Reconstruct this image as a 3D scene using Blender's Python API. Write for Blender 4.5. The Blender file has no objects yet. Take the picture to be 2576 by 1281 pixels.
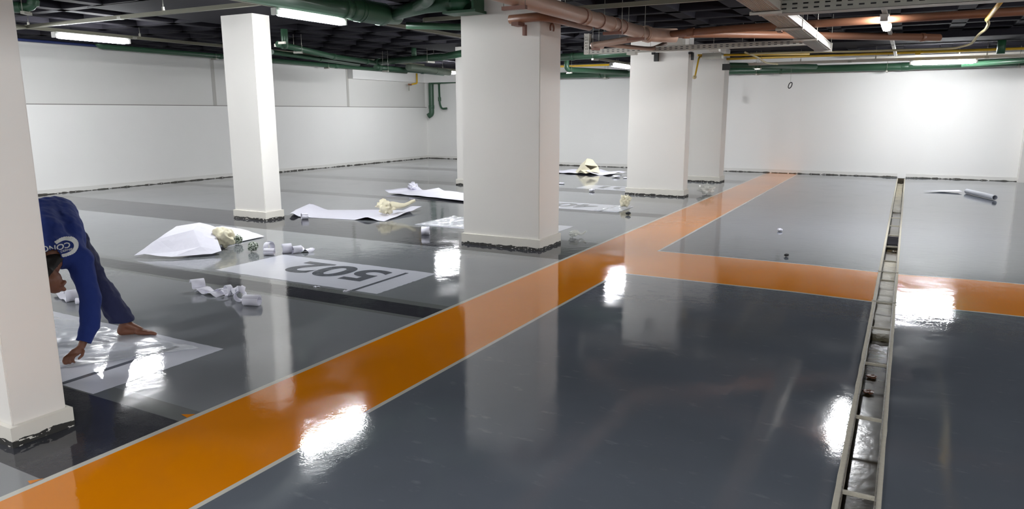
import bpy, bmesh, math, random
from mathutils import Vector, Matrix, noise
random.seed(7)
PI = math.pi
SC = bpy.context.scene
COL = SC.collection

# ------------------------------------------------------------------ camera, world, exposure
YAW, PITCH, ROLL, CAMH = -0.4977, -0.19497, -0.0017, 1.65
cy, sy, cp, sp = math.cos(YAW), math.sin(YAW), math.cos(PITCH), math.sin(PITCH)
fwd = Vector((sy*cp, cy*cp, sp)); right = Vector((cy, -sy, 0)); up = right.cross(fwd)
r_ = math.cos(ROLL)*right + math.sin(ROLL)*up
u_ = math.cos(ROLL)*up - math.sin(ROLL)*right
cam = bpy.data.cameras.new('camera'); co = bpy.data.objects.new('camera', cam); COL.objects.link(co)
cam.sensor_width = 36; cam.lens = 36*1809.6/2576; cam.clip_start = .05; cam.clip_end = 100
m = Matrix.Identity(4)
for i in range(3):
    m[i][0] = r_[i]; m[i][1] = u_[i]; m[i][2] = -fwd[i]
m[2][3] = CAMH
co.matrix_world = m
SC.camera = co
w = bpy.data.worlds.new('world'); SC.world = w; w.use_nodes = True
w.node_tree.nodes['Background'].inputs[0].default_value = (.6, .65, .7, 1)
w.node_tree.nodes['Background'].inputs[1].default_value = .02
SC.view_settings.view_transform = 'Standard'; SC.view_settings.look = 'None'
SC.view_settings.exposure = 0.8; SC.view_settings.gamma = 1
SC.view_settings.use_curve_mapping = False
LAMP_POWER = 150.0        # radiance of the lamp diffusers
SC.cycles.use_denoising = True
SC.cycles.max_bounces = 10; SC.cycles.diffuse_bounces = 8; SC.cycles.glossy_bounces = 5
SC.cycles.transparent_max_bounces = 16
SC.cycles.sample_clamp_indirect = 12
SC.cycles.caustics_reflective = False; SC.cycles.caustics_refractive = False

# ------------------------------------------------------------------ materials
def s2l(c):
    return tuple(((v/255)/12.92 if v/255 <= .04045 else ((v/255+.055)/1.055)**2.4) for v in c)+(1,)
def mat(name, rgb, rough=.5, metal=0, var=.0, vscale=6, bump=0, bscale=30, spec=.5, coat=0, stretch=(1, 1, 1), trans=0, alpha=1):
    mt = bpy.data.materials.new(name); mt.use_nodes = True
    nt = mt.node_tree; b = nt.nodes['Principled BSDF']
    c = s2l(rgb)
    b.inputs['Base Color'].default_value = c
    b.inputs['Roughness'].default_value = rough; b.inputs['Metallic'].default_value = metal
    b.inputs['Specular IOR Level'].default_value = spec
    b.inputs['Coat Weight'].default_value = coat; b.inputs['Coat Roughness'].default_value = .03
    b.inputs['Transmission Weight'].default_value = trans; b.inputs['Alpha'].default_value = alpha
    geo = nt.nodes.new('ShaderNodeNewGeometry'); mp = nt.nodes.new('ShaderNodeMapping')
    mp.inputs['Scale'].default_value = stretch
    nt.links.new(geo.outputs['Position'], mp.inputs['Vector'])
    n = nt.nodes.new('ShaderNodeTexNoise'); n.inputs['Scale'].default_value = vscale; n.inputs['Detail'].default_value = 5
    nt.links.new(mp.outputs[0], n.inputs['Vector'])
    mx = nt.nodes.new('ShaderNodeMix'); mx.data_type = 'RGBA'; mx.blend_type = 'MIX'
    k = 1-var
    mx.inputs[6].default_value = (c[0]*k, c[1]*k, c[2]*k, 1); k = 1+var
    mx.inputs[7].default_value = (min(1, c[0]*k), min(1, c[1]*k), min(1, c[2]*k), 1)
    nt.links.new(n.outputs['Fac'], mx.inputs[0]); nt.links.new(mx.outputs[2], b.inputs['Base Color'])
    if bump:
        n2 = nt.nodes.new('ShaderNodeTexNoise'); n2.inputs['Scale'].default_value = bscale; n2.inputs['Detail'].default_value = 3
        nt.links.new(mp.outputs[0], n2.inputs['Vector'])
        bp = nt.nodes.new('ShaderNodeBump'); bp.inputs['Strength'].default_value = 1; bp.inputs['Distance'].default_value = bump
        nt.links.new(n2.outputs['Fac'], bp.inputs['Height']); nt.links.new(bp.outputs[0], b.inputs['Normal'])
    return mt
def emit(name, rgb, strength):
    mt = bpy.data.materials.new(name); mt.use_nodes = True
    b = mt.node_tree.nodes['Principled BSDF']
    b.inputs['Base Color'].default_value = (.8, .8, .8, 1)
    b.inputs['Emission Color'].default_value = s2l(rgb); b.inputs['Emission Strength'].default_value = strength
    return mt
def stained(name, rgb, dark, zc, amp, scale, rough=.6):
    """white paint whose lowest centimetres are ragged dark coating left by the floor work"""
    mt = mat(name, rgb, rough, var=.02, bump=.001, bscale=20)
    nt = mt.node_tree; b = nt.nodes['Principled BSDF']
    src = [l for l in nt.links if l.to_socket == b.inputs['Base Color']][0].from_socket
    geo = nt.nodes.new('ShaderNodeNewGeometry'); sx = nt.nodes.new('ShaderNodeSeparateXYZ')
    nt.links.new(geo.outputs['Position'], sx.inputs[0])
    mp = nt.nodes.new('ShaderNodeMapping'); mp.inputs['Scale'].default_value = (1, 1, 3)
    nt.links.new(geo.outputs['Position'], mp.inputs['Vector'])
    n = nt.nodes.new('ShaderNodeTexNoise'); n.inputs['Scale'].default_value = scale; n.inputs['Detail'].default_value = 6
    nt.links.new(mp.outputs[0], n.inputs['Vector'])
    a = nt.nodes.new('ShaderNodeMath'); a.operation = 'SUBTRACT'; a.inputs[1].default_value = .5
    nt.links.new(n.outputs['Fac'], a.inputs[0])
    ml = nt.nodes.new('ShaderNodeMath'); ml.operation = 'MULTIPLY'; ml.inputs[1].default_value = amp
    nt.links.new(a.outputs[0], ml.inputs[0])
    ad = nt.nodes.new('ShaderNodeMath'); ad.operation = 'ADD'
    nt.links.new(sx.outputs[2], ad.inputs[0]); nt.links.new(ml.outputs[0], ad.inputs[1])
    lt = nt.nodes.new('ShaderNodeMath'); lt.operation = 'LESS_THAN'; lt.inputs[1].default_value = zc
    nt.links.new(ad.outputs[0], lt.inputs[0])
    # patches of bare filler inside the stain
    n3 = nt.nodes.new('ShaderNodeTexNoise'); n3.inputs['Scale'].default_value = scale*2.2; n3.inputs['Detail'].default_value = 3
    nt.links.new(mp.outputs[0], n3.inputs['Vector'])
    g3 = nt.nodes.new('ShaderNodeMath'); g3.operation = 'LESS_THAN'; g3.inputs[1].default_value = .62
    nt.links.new(n3.outputs['Fac'], g3.inputs[0])
    m2 = nt.nodes.new('ShaderNodeMath'); m2.operation = 'MULTIPLY'
    nt.links.new(lt.outputs[0], m2.inputs[0]); nt.links.new(g3.outputs[0], m2.inputs[1])
    mx = nt.nodes.new('ShaderNodeMix'); mx.data_type = 'RGBA'; mx.inputs[7].default_value = s2l(dark)
    nt.links.new(m2.outputs[0], mx.inputs[0]); nt.links.new(src, mx.inputs[6]); nt.links.new(mx.outputs[2], b.inputs['Base Color'])
    return mt
def epoxy(name, rgb, var=.10, rough=.035, spec=.5):
    """self-levelling epoxy: glossy with a faint long-wave roller texture"""
    mt = mat(name, rgb, rough, var=var, vscale=1.3, spec=spec)
    nt = mt.node_tree; b = nt.nodes['Principled BSDF']
    b.inputs['IOR'].default_value = 1.55
    geo = nt.nodes.new('ShaderNodeNewGeometry')
    mp = nt.nodes.new('ShaderNodeMapping'); mp.inputs['Scale'].default_value = (1, 1, 1)
    nt.links.new(geo.outputs['Position'], mp.inputs['Vector'])
    n1 = nt.nodes.new('ShaderNodeTexNoise'); n1.inputs['Scale'].default_value = 9; n1.inputs['Detail'].default_value = 2
    n2 = nt.nodes.new('ShaderNodeTexNoise'); n2.inputs['Scale'].default_value = 90; n2.inputs['Detail'].default_value = 1
    nt.links.new(mp.outputs[0], n1.inputs['Vector']); nt.links.new(mp.outputs[0], n2.inputs['Vector'])
    b1 = nt.nodes.new('ShaderNodeBump'); b1.inputs['Strength'].default_value = 1; b1.inputs['Distance'].default_value = .0007
    b2 = nt.nodes.new('ShaderNodeBump'); b2.inputs['Strength'].default_value = 1; b2.inputs['Distance'].default_value = .00016
    nt.links.new(n1.outputs['Fac'], b1.inputs['Height']); nt.links.new(n2.outputs['Fac'], b2.inputs['Height'])
    nt.links.new(b1.outputs[0], b2.inputs['Normal']); nt.links.new(b2.outputs[0], b.inputs['Normal'])
    # patchy gloss
    n3 = nt.nodes.new('ShaderNodeTexNoise'); n3.inputs['Scale'].default_value = 1.7; n3.inputs['Detail'].default_value = 4
    nt.links.new(mp.outputs[0], n3.inputs['Vector'])
    mr = nt.nodes.new('ShaderNodeMapRange'); mr.inputs['From Min'].default_value = .4; mr.inputs['From Max'].default_value = .7
    mr.inputs['To Min'].default_value = rough; mr.inputs['To Max'].default_value = rough*3
    nt.links.new(n3.outputs['Fac'], mr.inputs['Value']); nt.links.new(mr.outputs[0], b.inputs['Roughness'])
    return mt

M = {}
M['wall'] = mat('wall_paint', (240, 239, 236), .75, var=.025, vscale=.8, bump=.002, bscale=6)
M['joint'] = mat('joint_paint', (186, 184, 178), .7)
M['walltop'] = mat('upper_wall_shaded', (222, 221, 217), .75, var=.02, vscale=.8, bump=.002, bscale=6)  # darker than the lower wall: shading of the upper part put into its colour
M['ledge_shadow'] = mat('ledge_shadow_grey', (128, 126, 120), .8)  # thin strip on the left wall, its grey painting the ledge's shadow line
M['wallbase'] = stained('baseboard_paint', (226, 224, 219), (72, 69, 62), .020, .075, 5)
M['pillar'] = mat('pillar_paint', (230, 227, 221), .7, var=.02, vscale=1.5, bump=.0015, bscale=5)
M['skirt'] = stained('skirting_paint', (222, 218, 208), (48, 47, 44), .034, .06, 9)
M['slab'] = mat('dark_slab_paint', (37, 36, 41), .92, var=.12, vscale=3, bump=.003, bscale=12, spec=.08)
M['bay'] = epoxy('bay_grey_epoxy', (122, 125, 128), spec=.62)
M['band'] = epoxy('band_dark_epoxy', (56, 57, 62), spec=.26)
M['aisle'] = epoxy('aisle_slate_epoxy', (95, 100, 108), var=.16)
M['orange'] = epoxy('orange_epoxy', (210, 124, 4), var=.08)
M['line'] = epoxy('pale_line_paint', (192, 190, 180), var=.05)
M['margin'] = epoxy('margin_epoxy', (104, 107, 106))
def scuff(mt, amt, thr):
    nt = mt.node_tree; b = nt.nodes['Principled BSDF']; src = [l for l in nt.links if l.to_socket == b.inputs['Base Color']][0].from_socket
    g = nt.nodes.new('ShaderNodeNewGeometry'); mp = nt.nodes.new('ShaderNodeMapping'); mp.inputs['Scale'].default_value = (2.2, 5.5, 1); mp.inputs['Rotation'].default_value = (0, 0, .5)
    nt.links.new(g.outputs['Position'], mp.inputs['Vector']); n = nt.nodes.new('ShaderNodeTexNoise'); n.inputs['Scale'].default_value = 2.2; n.inputs['Detail'].default_value = 7; n.inputs['Roughness'].default_value = .65
    nt.links.new(mp.outputs[0], n.inputs['Vector']); r = nt.nodes.new('ShaderNodeMapRange'); r.inputs['From Min'].default_value = thr; r.inputs['From Max'].default_value = thr+.12; r.inputs['To Max'].default_value = amt
    nt.links.new(n.outputs['Fac'], r.inputs['Value']); mx = nt.nodes.new('ShaderNodeMix'); mx.data_type = 'RGBA'; mx.inputs[7].default_value = s2l((150, 155, 162))
    nt.links.new(r.outputs[0], mx.inputs[0]); nt.links.new(src, mx.inputs[6]); nt.links.new(mx.outputs[2], b.inputs['Base Color'])
scuff(M['aisle'], .22, .60); scuff(M['bay'], .15, .62)
M['panel'] = epoxy('white_panel_paint', (204, 206, 215), var=.03)
M['digit'] = epoxy('grey_digit_paint', (98, 101, 108), var=.03)
M['concrete'] = mat('pale_cement', (186, 180, 164), .8, var=.15, vscale=25, bump=.004, bscale=60)
M['mud'] = mat('wet_mud', (72, 62, 43), .16, var=.5, vscale=6, bump=.0012, bscale=16, spec=.12)
M['mudwall'] = mat('wet_trough_side', (70, 62, 48), .5, var=.3, vscale=12, bump=.006, bscale=30)
M['silt'] = mat('dry_silt', (152, 144, 120), .5, var=.45, vscale=7, bump=.012, bscale=18)
M['green'] = mat('green_pipe_paint', (54, 88, 66), .38, var=.08, vscale=4, bump=.0004, bscale=20)
M['greendark'] = mat('green_collar_paint', (38, 82, 56), .45, var=.08)
M['brown'] = mat('salmon_pipe_paint', (184, 154, 136), .4, var=.06, vscale=3)
M['browndark'] = mat('brown_bracket_paint', (138, 98, 84), .5, var=.08)
M['copper'] = mat('copper_brown_pipe', (140, 96, 72), .4, var=.08)
M['yellow'] = mat('yellow_pipe_paint', (214, 172, 40), .45, var=.08)
M['cream_hose'] = mat('cream_corrugated_hose', (200, 188, 146), .6, var=.1)
M['blue'] = mat('dark_blue_pipe', (40, 52, 100), .45)
M['galv'] = mat('galvanised_steel', (172, 170, 160), .42, metal=.55, var=.08, vscale=12)
M['galvw'] = mat('light_grey_tray', (196, 192, 182), .45, metal=.25, var=.05)
M['railg'] = mat('grey_rail', (128, 126, 110), .5, metal=.3, var=.06)
M['slot'] = mat('slot_shadow', (30, 30, 30), .8)
M['greygreen'] = mat('grey_green_pipe', (104, 116, 102), .45, var=.06)
M['lamp'] = emit('lamp_diffuser', (250, 252, 255), LAMP_POWER)
M['lampbody'] = mat('lamp_housing', (225, 225, 220), .4)
M['paper'] = mat('white_paper', (224, 223, 234), .65, var=.02, vscale=5)
M['paperd'] = mat('paper_underside', (206, 200, 200), .7, var=.04)
M['cream'] = mat('cream_bag', (226, 219, 192), .45, var=.06, vscale=12)
M['camo'] = mat('green_white_ball', (150, 156, 140), .7, var=.0)
M['skin'] = mat('brown_skin', (122, 78, 58), .5, var=.06, vscale=14)
M['hair'] = mat('black_hair', (20, 15, 13), .7)
M['shirt'] = mat('blue_shirt', (20, 42, 108), .9, var=.14, vscale=3, bump=.012, bscale=7)
M['pants'] = mat('navy_trousers', (30, 35, 72), .85, var=.12, vscale=4, bump=.014, bscale=9)
M['print'] = mat('white_print', (205, 208, 206), .7)
M['tube'] = mat('grey_tube', (196, 198, 206), .4)
M['black'] = mat('black_plastic', (30, 30, 32), .5)
# crumpled two-colour ball
nt = M['camo'].node_tree; b = nt.nodes['Principled BSDF']
v = nt.nodes.new('ShaderNodeTexNoise'); v.inputs['Scale'].default_value = 55; g = nt.nodes.new('ShaderNodeNewGeometry')
nt.links.new(g.outputs['Position'], v.inputs['Vector'])
cr = nt.nodes.new('ShaderNodeValToRGB'); cr.color_ramp.interpolation = 'CONSTANT'
cr.color_ramp.elements[0].color = s2l((66, 84, 62)); cr.color_ramp.elements[1].position = .5; cr.color_ramp.elements[1].color = s2l((205, 210, 200))
nt.links.new(v.outputs['Fac'], cr.inputs[0]); nt.links.new(cr.outputs[0], b.inputs['Base Color'])
# clear film
M['film'] = mat('clear_film', (225, 228, 230), .2, spec=.7, alpha=.26, bump=.004, bscale=8)
M['clearp'] = mat('clear_plastic', (240, 242, 236), .15, spec=.6, alpha=.55)

# ------------------------------------------------------------------ mesh helpers
def link(name, bm, m, parent=None, smooth=False, world=True):
    bmesh.ops.recalc_face_normals(bm, faces=bm.faces)
    me = bpy.data.meshes.new(name); bm.to_mesh(me); bm.free()
    for x in (m if isinstance(m, (list, tuple)) else [m]): me.materials.append(M[x])
    if smooth:
        for p in me.polygons: p.use_smooth = True
    o = bpy.data.objects.new(name, me); COL.objects.link(o)
    if parent:
        o.parent = parent
        if world: me.transform(Matrix.Translation(-Vector(root_loc(parent))))
    return o
def root_loc(o):
    l = Vector(o.location)
    while o.parent: o = o.parent; l += o.location
    return l
def thing(name, label, cat, loc=(0, 0, 0), group=None):
    o = bpy.data.objects.new(name, None); COL.objects.link(o); o.location = loc
    o.empty_display_size = .1
    o['label'] = label; o['category'] = cat
    if group: o['group'] = group
    return o
def tag(o, label, cat, group=None):
    o['label'] = label; o['category'] = cat
    if group: o['group'] = group
    return o
def struct(name, bm, m, parent=None, smooth=False):
    o = link(name, bm, m, parent, smooth)
    if not parent: o['kind'] = 'structure'
    return o
def bx(bm, x0, x1, y0, y1, z0, z1, mi=0):
    vs = [bm.verts.new((x, y, z)) for z in (z0, z1) for x, y in ((x0, y0), (x1, y0), (x1, y1), (x0, y1))]
    for f in ((0, 3, 2, 1), (4, 5, 6, 7), (0, 1, 5, 4), (1, 2, 6, 5), (2, 3, 7, 6), (3, 0, 4, 7)):
        bm.faces.new([vs[i] for i in f]).material_index = mi
def box(x0, x1, y0, y1, z0, z1, bev=0):
    bm = bmesh.new(); bx(bm, x0, x1, y0, y1, z0, z1)
    if bev: bmesh.ops.bevel(bm, geom=bm.edges[:], offset=bev, segments=2, affect='EDGES', profile=.5)
    return bm
def quad(bm, pts, mi=0):
    f = bm.faces.new([bm.verts.new(p) for p in pts]); f.material_index = mi; return f
def rounded(path, r, n=6):
    """round the corners of a polyline with radius r"""
    P = [Vector(p) for p in path]; out = [P[0]]
    for i in range(1, len(P)-1):
        a, b, c = P[i-1], P[i], P[i+1]
        d1 = (a-b); d2 = (c-b); rr = min(r, d1.length*.45, d2.length*.45)
        p, q = b+d1.normalized()*rr, b+d2.normalized()*rr
        for k in range(n+1):
            t = k/n; out.append((1-t)**2*p + 2*t*(1-t)*b + t*t*q)
    out.append(P[-1]); return out
def tube(bm, path, rad, seg=14, cap=True, mi=0):
    P = [Vector(p) for p in path]; n = len(P)
    R = rad if isinstance(rad, (list, tuple)) else [rad]*n
    T = []
    for i in range(n):
        d = (P[min(i+1, n-1)]-P[max(i-1, 0)]); T.append(d.normalized())
    ref = Vector((0, 0, 1)) if abs(T[0].z) < .9 else Vector((1, 0, 0))
    u = (ref - T[0]*ref.dot(T[0])).normalized(); rings = []
    for i in range(n):
        u = (u - T[i]*u.dot(T[i])).normalized(); v = T[i].cross(u)
        rings.append([bm.verts.new(P[i]+R[i]*(math.cos(2*PI*k/seg)*u+math.sin(2*PI*k/seg)*v)) for k in range(seg)])
    for i in range(n-1):
        for k in range(seg):
            f = bm.faces.new((rings[i][k], rings[i][(k+1) % seg], rings[i+1][(k+1) % seg], rings[i+1][k])); f.smooth = True; f.material_index = mi
    if cap:
        bm.faces.new(rings[0][::-1]).material_index = mi; bm.faces.new(rings[-1]).material_index = mi
def tubebm(path, rad, seg=14, bend=0):
    bm = bmesh.new(); tube(bm, rounded(path, bend) if bend else path, rad, seg); return bm
def along(path, s):
    P = [Vector(p) for p in path]
    for a, b in zip(P, P[1:]):
        L = (b-a).length
        if s <= L: return a+(b-a)*s/L, (b-a).normalized()
        s -= L
    return P[-1], (P[-1]-P[-2]).normalized()
def fn(p, s, seed=0):
    return noise.noise(Vector(p)*s+Vector((seed*3.1, seed*1.7, seed)))

# ================================================================== SETTING
XL, XR, YB, YF = -15.54, 9.0, 21.0, -7.0
ZR, ZT = 3.10, 3.46          # underside of ribs, underside of slab
# ---- floor: one sheet cut into painted zones, with the trench left open
def floor_zone(x, y):
    if x < -3.35:
        for a, b in ((1.64, 2.36), (4.64, 4.93), (7.33, 8.52), (11.10, 11.50), (13.96, 14.62), (17.45, 18.25)):
            if a < y < b: return 'band'
        for a, b in ((2.36, 2.50), (4.93, 5.04), (4.58, 4.64)):
            if a < y < b: return 'margin'
        return 'bay'
    if x < -3.31: return 'line'
    if x < -2.54: return 'orange'
    if 6.98 < y < 8.38:
        if y < 7.01 or y > 8.35: return 'line' if x > -2.54 else 'orange'
        return 'orange'
    if x < -2.51: return 'line'
    return 'aisle'
xs = sorted({XL-.3, -12, -9, -6, -3.35, -3.31, -2.54, -2.51, -.80, -.115, .02, .70, 3, XR})
ys = sorted({YF, -2, 1.64, 2.36, 2.50, 4.58, 4.64, 4.93, 5.04, 6.98, 7.01, 7.33, 8.35, 8.38, 8.52, 11.10, 11.50, 13.96, 14.62, 17.45, 18.25, YB+1.4})
FM = ['bay', 'band', 'aisle', 'orange', 'line', 'margin']
bm = bmesh.new(); vg = {}
def gv(x, y):
    if (x, y) not in vg: vg[(x, y)] = bm.verts.new((x, y, -.013 if x in (-.115, .02) else 0))      # falls gently to the trench
    return vg[(x, y)]
for x0, x1 in zip(xs, xs[1:]):
    for y0, y1 in zip(ys, ys[1:]):
        if x0 >= -.12 and x1 <= .03 and y1 <= YB-.3+2 and y0 >= YF: 
            continue
        f = bm.faces.new((gv(x0, y0), gv(x1, y0), gv(x1, y1), gv(x0, y1)))
        f.material_index = FM.index(floor_zone((x0+x1)/2, (y0+y1)/2))
struct('floor', bm, FM)
bm = bmesh.new()
for tri_ in (((-3.42, 2.425), (-3.35, 2.41), (-3.35, 2.465)), ((-3.39, 1.60), (-3.35, 1.59), (-3.35, 1.65))): quad(bm, [(x, y, .0015) for x, y in tri_])
fo = link('paint_overrun', bm, 'orange', bpy.data.objects['floor']); fo['label'] = 'small orange paint overruns beside the line'
# ---- walls
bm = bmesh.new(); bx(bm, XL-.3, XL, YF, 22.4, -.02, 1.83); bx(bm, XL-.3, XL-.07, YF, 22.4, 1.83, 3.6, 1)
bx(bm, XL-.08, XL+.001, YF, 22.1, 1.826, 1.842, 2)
wl = struct('wall_left', bm, ['wall', 'walltop', 'ledge_shadow'])
for yj in (1.9, 7.4, 12.87, 17.92):
    j = link('wall_joint', box(XL-.075, XL-.062, yj-.05, yj+.05, 1.84, 3.3), 'joint', wl)
    j['label'] = 'grey recessed vertical joint'
bm = bmesh.new(); bx(bm, XL-.3, -11.5, 22.1, 22.4, -.02, 3.6); bx(bm, -11.7, -11.5, 21.0, 22.4, -.02, 3.6); bx(bm, -11.5, XR+.2, 21.0, 21.3, -.02, 3.6)
struct('wall_back', bm, 'wall')
bm = bmesh.new(); bx(bm, 2.40, 2.95, 20.72, 21.02, 0, 3.46); tag(link('wall_pier', bm, 'pillar'), 'narrow white pier standing out from the back wall at the right edge', 'pier')
struct('wall_right', box(XR, XR+.3, YF, 22.4, -.02, 3.6), 'wall')
struct('wall_front', box(XL-.3, XR+.3, YF-.3, YF, -.02, 3.6), 'wall')
bm = bmesh.new(); bx(bm, XL-.01, XL+.012, YF, 22.1, 0, .1)
struct('baseboard_left', bm, 'wallbase')
bm = bmesh.new(); bx(bm, XL, -11.5, 22.085, 22.11, 0, .1); bx(bm, -11.5, -.14, 20.985, 21.01, 0, .1); bx(bm, .05, 2.4, 20.985, 21.01, 0, .1); bx(bm, 2.95, XR, 20.985, 21.01, 0, .1); bx(bm, -11.71, -11.69, 21., 22.1, 0, .1)
struct('baseboard_back', bm, 'wallbase')
# ---- waffle ceiling
bm = bmesh.new(); bx(bm, XL-.3, XR+.3, YF-.3, 22.4, ZT, ZT+.2)
PX, PY, RW = .95, .9, .13
def taper(bm, a, b, y0, y1, axis):
    """rib with sloping sides: narrow below, wide above"""
    def P(u, v, z): return (u, v, z) if axis == 'y' else (v, u, z)
    c = (a+b)/2; h = (b-a)/2
    vs = [bm.verts.new(P(c+s*k, v, z)) for z, k in ((ZR, h), (ZT, h+.05)) for s, v in ((-1, y0), (1, y0), (1, y1), (-1, y1))]
    for f in ((0, 3, 2, 1), (4, 5, 6, 7), (0, 1, 5, 4), (1, 2, 6, 5), (2, 3, 7, 6), (3, 0, 4, 7)):
        bm.faces.new([vs[i] for i in f])
k = -18
while .58+k*PX < XR:
    x = .58+k*PX
    if x > XL: taper(bm, x-RW*.85, x+RW*.85, YF, 22.2, 'y')
    k += 1
k = -24
while 13.62+k*PY < 22:
    y = 13.62+k*PY
    if y > YF: taper(bm, y-RW*.6, y+RW*.6, XL, XR, 'x')
    k += 1
# solid heads round the pillars and the flat edge band
for x0, x1, y0, y1 in ((-5.7, -3.0, 6.9, 9.1), (-10.2, -7.8, 6.4, 9.2), (-5.7, -3.0, 13.2, 15.1), (-10.0, -7.6, 13.3, 15.3), (-5.7, -3.0, .9, 3.0), (XL-.1, XL+.35, YF, 22.2), (XL, XR, 20.4, 21.1), (-5.6, -3.0, 16.8, 18.4)):
    bx(bm, x0, x1, y0, y1, ZR-.004, ZT)
struct('ceiling', bm, 'slab')
bm = bmesh.new(); bx(bm, -3.0, XR, 15.9, 17.3, 2.99, ZR)
struct('trim_1', bm, 'slab')
bm = bmesh.new(); bx(bm, XL, -11.7, 21.75, 22.1, 2.70, ZR); bx(bm, XL-.07, XL+.14, 17.95, 22.1, 2.70, ZR)
struct('trim_2', bm, 'wall')

# ================================================================== TRENCH
t = thing('drainage_trench', 'long open drainage trench with cement edges and muddy bottom crossing the floor', 'drain', (-.05, 10, -.15))
bm = bmesh.new(); bx(bm, -.115, .02, YF, YB-.32, -.17, -.14); link('trench_bottom', bm, 'mud', t)
bm = bmesh.new(); bx(bm, -.117, -.112, YF, YB-.32, -.15, -.004); bx(bm, .018, .024, YF, YB-.32, -.15, -.004); bx(bm, -.13, .035, YB-.33, YB-.3, -.15, 0)
link('trench_side', bm, 'mudwall', t)
def rim(x0, x1):
    bm = bmesh.new(); n = 260; L = []; sg = 1 if x1 > x0 else -1
    for i in range(n+1):
        y = YF+(YB-.3-YF)*i/n; o = .0035*fn((x0, y, 0), 6)
        L.append([bm.verts.new((x0+o, y, -.014)), bm.verts.new((x0+o+sg*.004, y, -.006)), bm.verts.new((x1-o-sg*.004, y, -.006)), bm.verts.new((x1-o, y, -.04))])
    for a, b in zip(L, L[1:]):
        for k in range(3): bm.faces.new((a[k], a[k+1], b[k+1], b[k]))
    return bm
link('edge_rim', rim(-.143, -.111), 'concrete', t); link('edge_rim', rim(.046, .017), 'concrete', t)
for y in (1.2, 2.3, 3.30, 4.22, 5.21, 6.14, 7.0, 8.0, 9.08, 10.09, 11.05, 12.01, 12.95):
    bm = bmesh.new(); bx(bm, -.122, .026, y-.007, y+.007, -.026, -.009); link('crossbar', bm, 'concrete', t)
for y in (7.0, 8.37):
    bm = bmesh.new(); tube(bm, [(-.15, y, -.001), (.052, y+.003, -.001)], .005, 6); link('string_line', bm, 'line', t)
for y0, y1, h in ((6.2, 9.6, -.10), (14.6, 20.2, -.09)):
    bm = bmesh.new(); n = 60; L = []
    for i in range(n+1):
        y = y0+(y1-y0)*i/n
        L.append([bm.verts.new((x, y, h+.02*fn((x*9, y, 1), 3)-.04*(i in (0, n)))) for x in (-.113, -.07, -.03, .019)])
    for a, b in zip(L, L[1:]):
        for k in range(3): bm.faces.new((a[k], a[k+1], b[k+1], b[k]))
    s = link('silt_bed', bm, 'silt', t, smooth=True); s['label'] = 'pale dried silt'
def crumple(c, r, seed, sub=3, amp=.35, squash=1.0, sc=2.2):
    bm = bmesh.new(); bmesh.ops.create_icosphere(bm, subdivisions=sub, radius=1)
    for v in bm.verts:
        p = v.co.copy(); d = 1+amp*fn(p, sc, seed)+amp*.5*fn(p, sc*2.4, seed+5)
        v.co = Vector((p.x*d*r, p.y*d*r, p.z*d*r*squash))
    zmin = min(v.co.z for v in bm.verts)
    for v in bm.verts: v.co += Vector((c[0], c[1], c[2]-zmin))
    return bm
for i, (x, y) in enumerate(((-.07, 5.28), (-.075, 4.96), (-.02, 10.4))):
    d = link('rubble', crumple((x, y, -.14), .03, i+30, 3, .6, .35), 'copper' if i < 2 else 'mudwall', t)
    if i < 2: d['label'] = 'orange stained rag'
bm = bmesh.new(); bx(bm, -.113, .017, 10.6, 11.3, -.08, -.07)
d = link('board_scrap', bm, 'slab', t); d['label'] = 'dark board scrap lying in the trench'

# ================================================================== PILLARS
def pillar(label, x0, x1, y0, y1, sk=.022, skh=.135):
    t = thing('pillar', label, 'pillar', ((x0+x1)/2, (y0+y1)/2, 0), 'white concrete pillars')
    bm = box(x0+sk, x1-sk, y0+sk, y1-sk, 0, ZR+.02)
    bmesh.ops.bevel(bm, geom=[e for e in bm.edges if abs(e.verts[0].co.z-e.verts[1].co.z) > 1], offset=.006, segments=2, affect='EDGES')
    link('shaft', bm, 'pillar', t)
    bm = bmesh.new(); N = 18
    cs = [(x0, y0), (x1, y0), (x1, y1), (x0, y1)]; bot = []; top = []; inn = []
    ci = [(x0+sk-.001, y0+sk-.001), (x1-sk+.001, y0+sk-.001), (x1-sk+.001, y1-sk+.001), (x0+sk-.001, y1-sk+.001)]
    for j in range(4):
        a, b = cs[j], cs[(j+1) % 4]; c, d = ci[j], ci[(j+1) % 4]
        for i in range(N):
            f = i/N; x = a[0]+(b[0]-a[0])*f; y = a[1]+(b[1]-a[1])*f
            o = .008*fn((x, y, 0), 14) if i else 0
            bot.append(bm.verts.new((x+o*.6, y+o*.6, 0))); top.append(bm.verts.new((x, y, skh)))
            inn.append(bm.verts.new((c[0]+(d[0]-c[0])*f, c[1]+(d[1]-c[1])*f, skh+.004)))
    n = len(bot)
    mid = [bm.verts.new((t_.co.x, t_.co.y, .045)) for t_ in top]
    for i in range(n):
        k = (i+1) % n
        bm.faces.new((bot[i], bot[k], mid[k], mid[i])); bm.faces.new((mid[i], mid[k], top[k], top[i])); bm.faces.new((top[i], top[k], inn[k], inn[i]))
    s = link('skirting', bm, 'skirt', t); s['label'] = 'projecting skirting with ragged dark coating stain'
    return t
pillar('white pillar at the left edge, nearest of all, hiding the bending worker', -4.90, -3.80, 1.75, 2.06, skh=.105)
pillar('slim white pillar by itself near the left wall, head free under dark ceiling', -9.36, -8.64, 7.90, 8.28)
p3 = pillar('widest white pillar in the middle of the photo, beside the orange line', -4.91, -3.79, 7.68, 8.29)
p4 = pillar('white pillar right of the widest one, under the slotted cable tray', -4.98, -3.77, 14.02, 14.38)
pillar('white pillar half hidden behind the tray pillar, nearest the back wall', -4.75, -3.83, 17.38, 17.9)
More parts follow.
